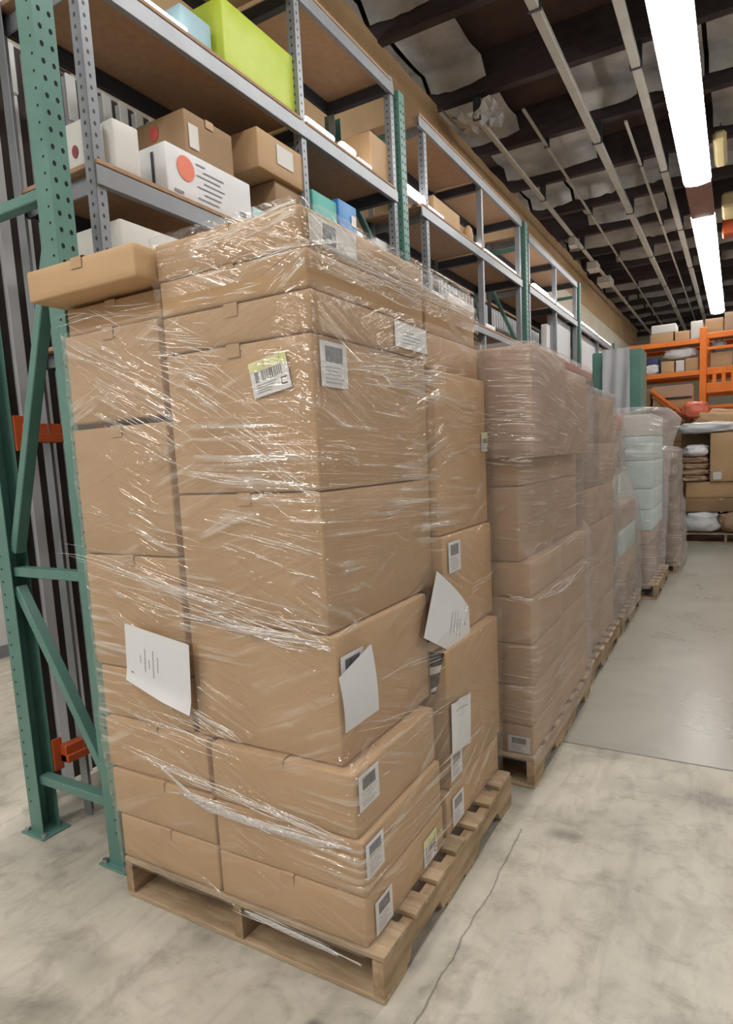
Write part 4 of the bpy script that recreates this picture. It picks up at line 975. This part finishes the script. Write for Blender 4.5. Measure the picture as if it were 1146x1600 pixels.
# ---------------------------------------------------------------- orange rack at the end
RY = 12.5
ork = thing('orange_rack', 'orange pallet rack crossing the end of the aisle', 'rack', (-.6, RY, 0))
for xx in (-2.55, -.545, 2.1):
    for yy in (RY, RY+1.0):
        p = MB().box(xx-.055, xx+.055, yy-.035, yy+.035, 0, 3.42, .006).build('post', 'orange', ork)
    for (z0_, z1_) in ((.3, 1.2), (1.2, .3+1.8), (2.1, 2.9)): MB().bar((xx, RY, z0_), (xx, RY+1, z1_), .04, .04, ch=.003).build('brace', 'orange', ork)
for (z, h, x0, x1) in ((3.16, .075, -2.50, -.6), (2.63, .075, -2.50, -.6), (3.22, .09, -.49, 2.05), (3.03, .05, -.49, 2.05), (2.62, .11, -.49, 2.05), (2.31, .17, -.49, 2.05), (2.05, .05, -.49, 2.05)):
    for yy in (RY-.045, RY+1.0): MB().box(x0, x1, yy, yy+.04, z, z+h, .006).build('beam', 'orange', ork)
for (z, x0, x1) in ((3.235, -2.50, -.6), (2.705, -2.50, -.6), (3.31, -.49, 2.05), (2.73, -.49, 2.05)):
    MB().box(x0, x1, RY, RY+1.0, z, z+.02, .003).build('deck_board', 'board', ork)
for k in range(9): MB().box(-.40+.14*k, -.34+.14*k, RY-.04, RY-.015, 2.48, 2.63, .003).build('slat', 'orange', ork)
o = MB().bar((-1.27, 11.50, 2.37), (-.68, 11.50, 1.86), .045, .07, up=(0, 1, 0), ch=.005).build('orange_bar', 'orange', loc=(-1.27, 11.5, 2.3)); tag(o, 'slanting orange bar leaning on the pale open carton below the orange rack', 'bar')
MB().bar((-1.24, 11.53, 2.29), (-.76, 11.53, 1.83), .03, .03, up=(0, 1, 0), ch=.004).build('inner_bar', 'orange', o)
def ob(x0, x1, z0_, h, lb, m_='card', y=RY+.05, d=.5, **k): return carton(x0, x1, y, y+d, z0_, z0_+h, lb, m_, 'goods on the orange rack', tape=None, **k)
ob(-1.40, -1.02, 3.256, .16, 'lower left carton on top of the orange rack'); ob(-1.38, -.98, 3.417, .15, 'upper left carton on top of the orange rack', 'cream')
ob(-1.0, -.76, 3.256, .16, 'second carton along the top of the orange rack'); ob(-.75, -.56, 3.256, .30, 'white box on top of the orange rack', 'cream')
ob(-.53, -.25, 3.331, .23, 'tan carton right of the white box on the orange rack'); ob(-.24, .1, 3.331, .30, 'rosy carton at the right end of the rack top', 'card_pink'); ob(.12, .5, 3.331, .25, 'tan carton on the rack top, outside the picture right')
ob(-1.5, -1.24, 2.726, .17, 'dark blue tub on the middle level of the orange rack', 'navy'); ob(-1.48, -1.26, 2.897, .10, 'navy pack on top of the dark blue tub', 'navy')
ob(-1.22, -1.0, 2.726, .20, 'tan carton beside the navy packs'); ob(-.98, -.84, 2.726, .20, 'white and orange carton on the middle level', 'cream'); ob(-.83, -.62, 2.726, .22, 'tan carton by the orange post, middle level')
# slumped white bags
def lump(x0, x1, y0, y1, z0_, z1_, lb, m_='bag', cat='bag', seed=0, name='plastic_bag', group=None, nu=30, nv=18):
    cx_, cy_, cz_ = (x0+x1)/2, (y0+y1)/2, (z0_+z1_)/2; vs = []
    for j in range(nv+1):
        th = PI*j/nv
        for i in range(nu):
            ph = 2*PI*i/nu
            d = Vector((math.sin(th)*math.cos(ph), math.sin(th)*math.sin(ph), math.cos(th)))
            sq = Vector([math.copysign(abs(c)**.6, c) for c in d]); k_ = 1+.22*noise.noise(d*2.3+Vector((seed, 0, 0)))+.16*noise.noise(d*5+Vector((0, seed, 0)))+.09*noise.noise(d*11+Vector((0, seed, 3)))
            z = cz_+sq.z*(z1_-z0_)/2*(k_ if sq.z > 0 else 1)
            vs.append((cx_+sq.x*(x1-x0)/2*k_, cy_+sq.y*(y1-y0)/2*k_, max(z0_, z)))
    fs = [(j*nu+i, (j+1)*nu+i, (j+1)*nu+(i+1) % nu, j*nu+(i+1) % nu) for j in range(nv) for i in range(nu)]
    o = MB().add(vs, fs).build(name, m_, loc=(cx_, cy_, z0_), smooth=True); tag(o, lb, cat, group); return o
lump(-1.18, -.66, RY+.02, RY+.4, 2.95, 3.13, 'white plastic bags slumped on the middle level of the orange rack', seed=3)
lump(-1.48, -1.26, RY-.0, RY+.04, 2.727, 2.88, 'small pale bag in front of the blue tub', seed=5)
ob(-.44, -.1, 2.751, .24, 'tan carton right of the orange post', 'card'); ob(-.08, .3, 2.751, .22, 'grey-brown carton at the right edge of the orange rack', 'card_dark')
lump(-.44, -.2, RY+.1, RY+.5, 3.0, 3.2, 'grey bag on the carton right of the orange post', 'plastic', seed=8)

# cartons in front of the rack
g = 'cartons piled before the orange rack'
carton(-1.62, -1.1, 10.6, 11.2, .001, 1.35, 'tall brown carton hidden behind the mint stack', 'card_dark', g)
o = carton(-1.25, -.66, 11.6, 12.2, 2.03, 2.42, 'pale open carton under the orange rack middle level', 'card', g)
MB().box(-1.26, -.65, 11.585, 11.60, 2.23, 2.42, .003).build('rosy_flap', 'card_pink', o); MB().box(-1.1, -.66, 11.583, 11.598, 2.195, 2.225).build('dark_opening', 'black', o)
carton(-1.65, -1.28, 11.6, 12.2, 2.03, 2.40, 'brown carton left of the pale open carton', 'card_dark', g)
sp = thing('support_stand', 'brown stacked base carrying the cartons under the orange rack', 'stand', (-1.1, 11.9, 0))
for q in range(4): MB().box(-1.66, -.62, 11.58, 12.25, .001+.5*q, .5*q+.495, .01).build('stacked_carton', 'card_dark', sp)
lump(-.78, -.42, 11.3, 11.6, 1.86, 2.12, 'coral red bundle lying on the pile below the rack', 'coral', 'bundle', seed=12, name='coral_bundle')
# wide pile on pallets (right background)
pallet(-.72, 10.36, 1.2, 1.0, 'dark pallet under the loose pile at the end of the aisle')
pg = 'loose pile at the end of the aisle'
carton(-.68, .30, 10.42, 11.1, .46, .66, 'wide brown carton low in the end pile', 'card_dark', pg)
lump(-.70, -.20, 10.34, 10.9, .1455, .46, 'crumpled white film bundle at the bottom left of the end pile', 'bag', 'bag', 21, group=pg)
lump(-.22, .32, 10.36, 10.9, .1455, .46, 'crumpled tan film bundle at the bottom right of the end pile', 'film_white' if False else 'card_pink', 'bag', 22, group=pg)
carton(-.66, .28, 10.44, 11.1, .662, .90, 'wide tan carton in the middle of the end pile', 'card', pg)
for i in range(4): lump(-.74, -.36, 10.38, 10.9, .902+.09*i, 1.0+.09*i, ('lowest', 'second', 'third', 'fourth')[i]+' folded pale bundle of the small stack in the end pile', 'card_pink', 'bundle', 30+i, group=pg, name='folded_bundle')
lump(-.70, -.36, 10.36, 10.9, 1.265, 1.44, 'bright white bag topping the folded bundles', 'bag', 'bag', 40, group=pg)
c_ = carton(-.34, .5, 10.40, 11.1, .902, 1.60, 'big brown carton on the right of the end pile', 'card', pg)
slab(MB(), Frame((-.30, 10.394, .93), (1, 0, 0), (0, 0, 1)), 0, .11, 0, .11, 0, .002).build('pasted_label', 'cream', c_)
carton(-.76, -.37, 10.92, 11.25, .902, 1.62, 'dark brown carton behind the white bag of the end pile', 'card_dark', pg)
lump(-.82, .0, 10.36, 11.0, 1.605, 1.76, 'draped pale plastic over the top of the end pile', 'bag', 'bag', 43, group=pg)
lump(-.55, .5, 10.9, 11.3, 1.62, 1.95, 'tan tarpaulin hump behind the draped plastic', 'card', 'bundle', 44, name='tarpaulin', group=pg)
lump(.12, .30, 10.0, 10.3, 0.0, 1.1, 'dark bundle standing at the right edge of the end pile', 'black', 'bundle', 45, name='dark_bundle')
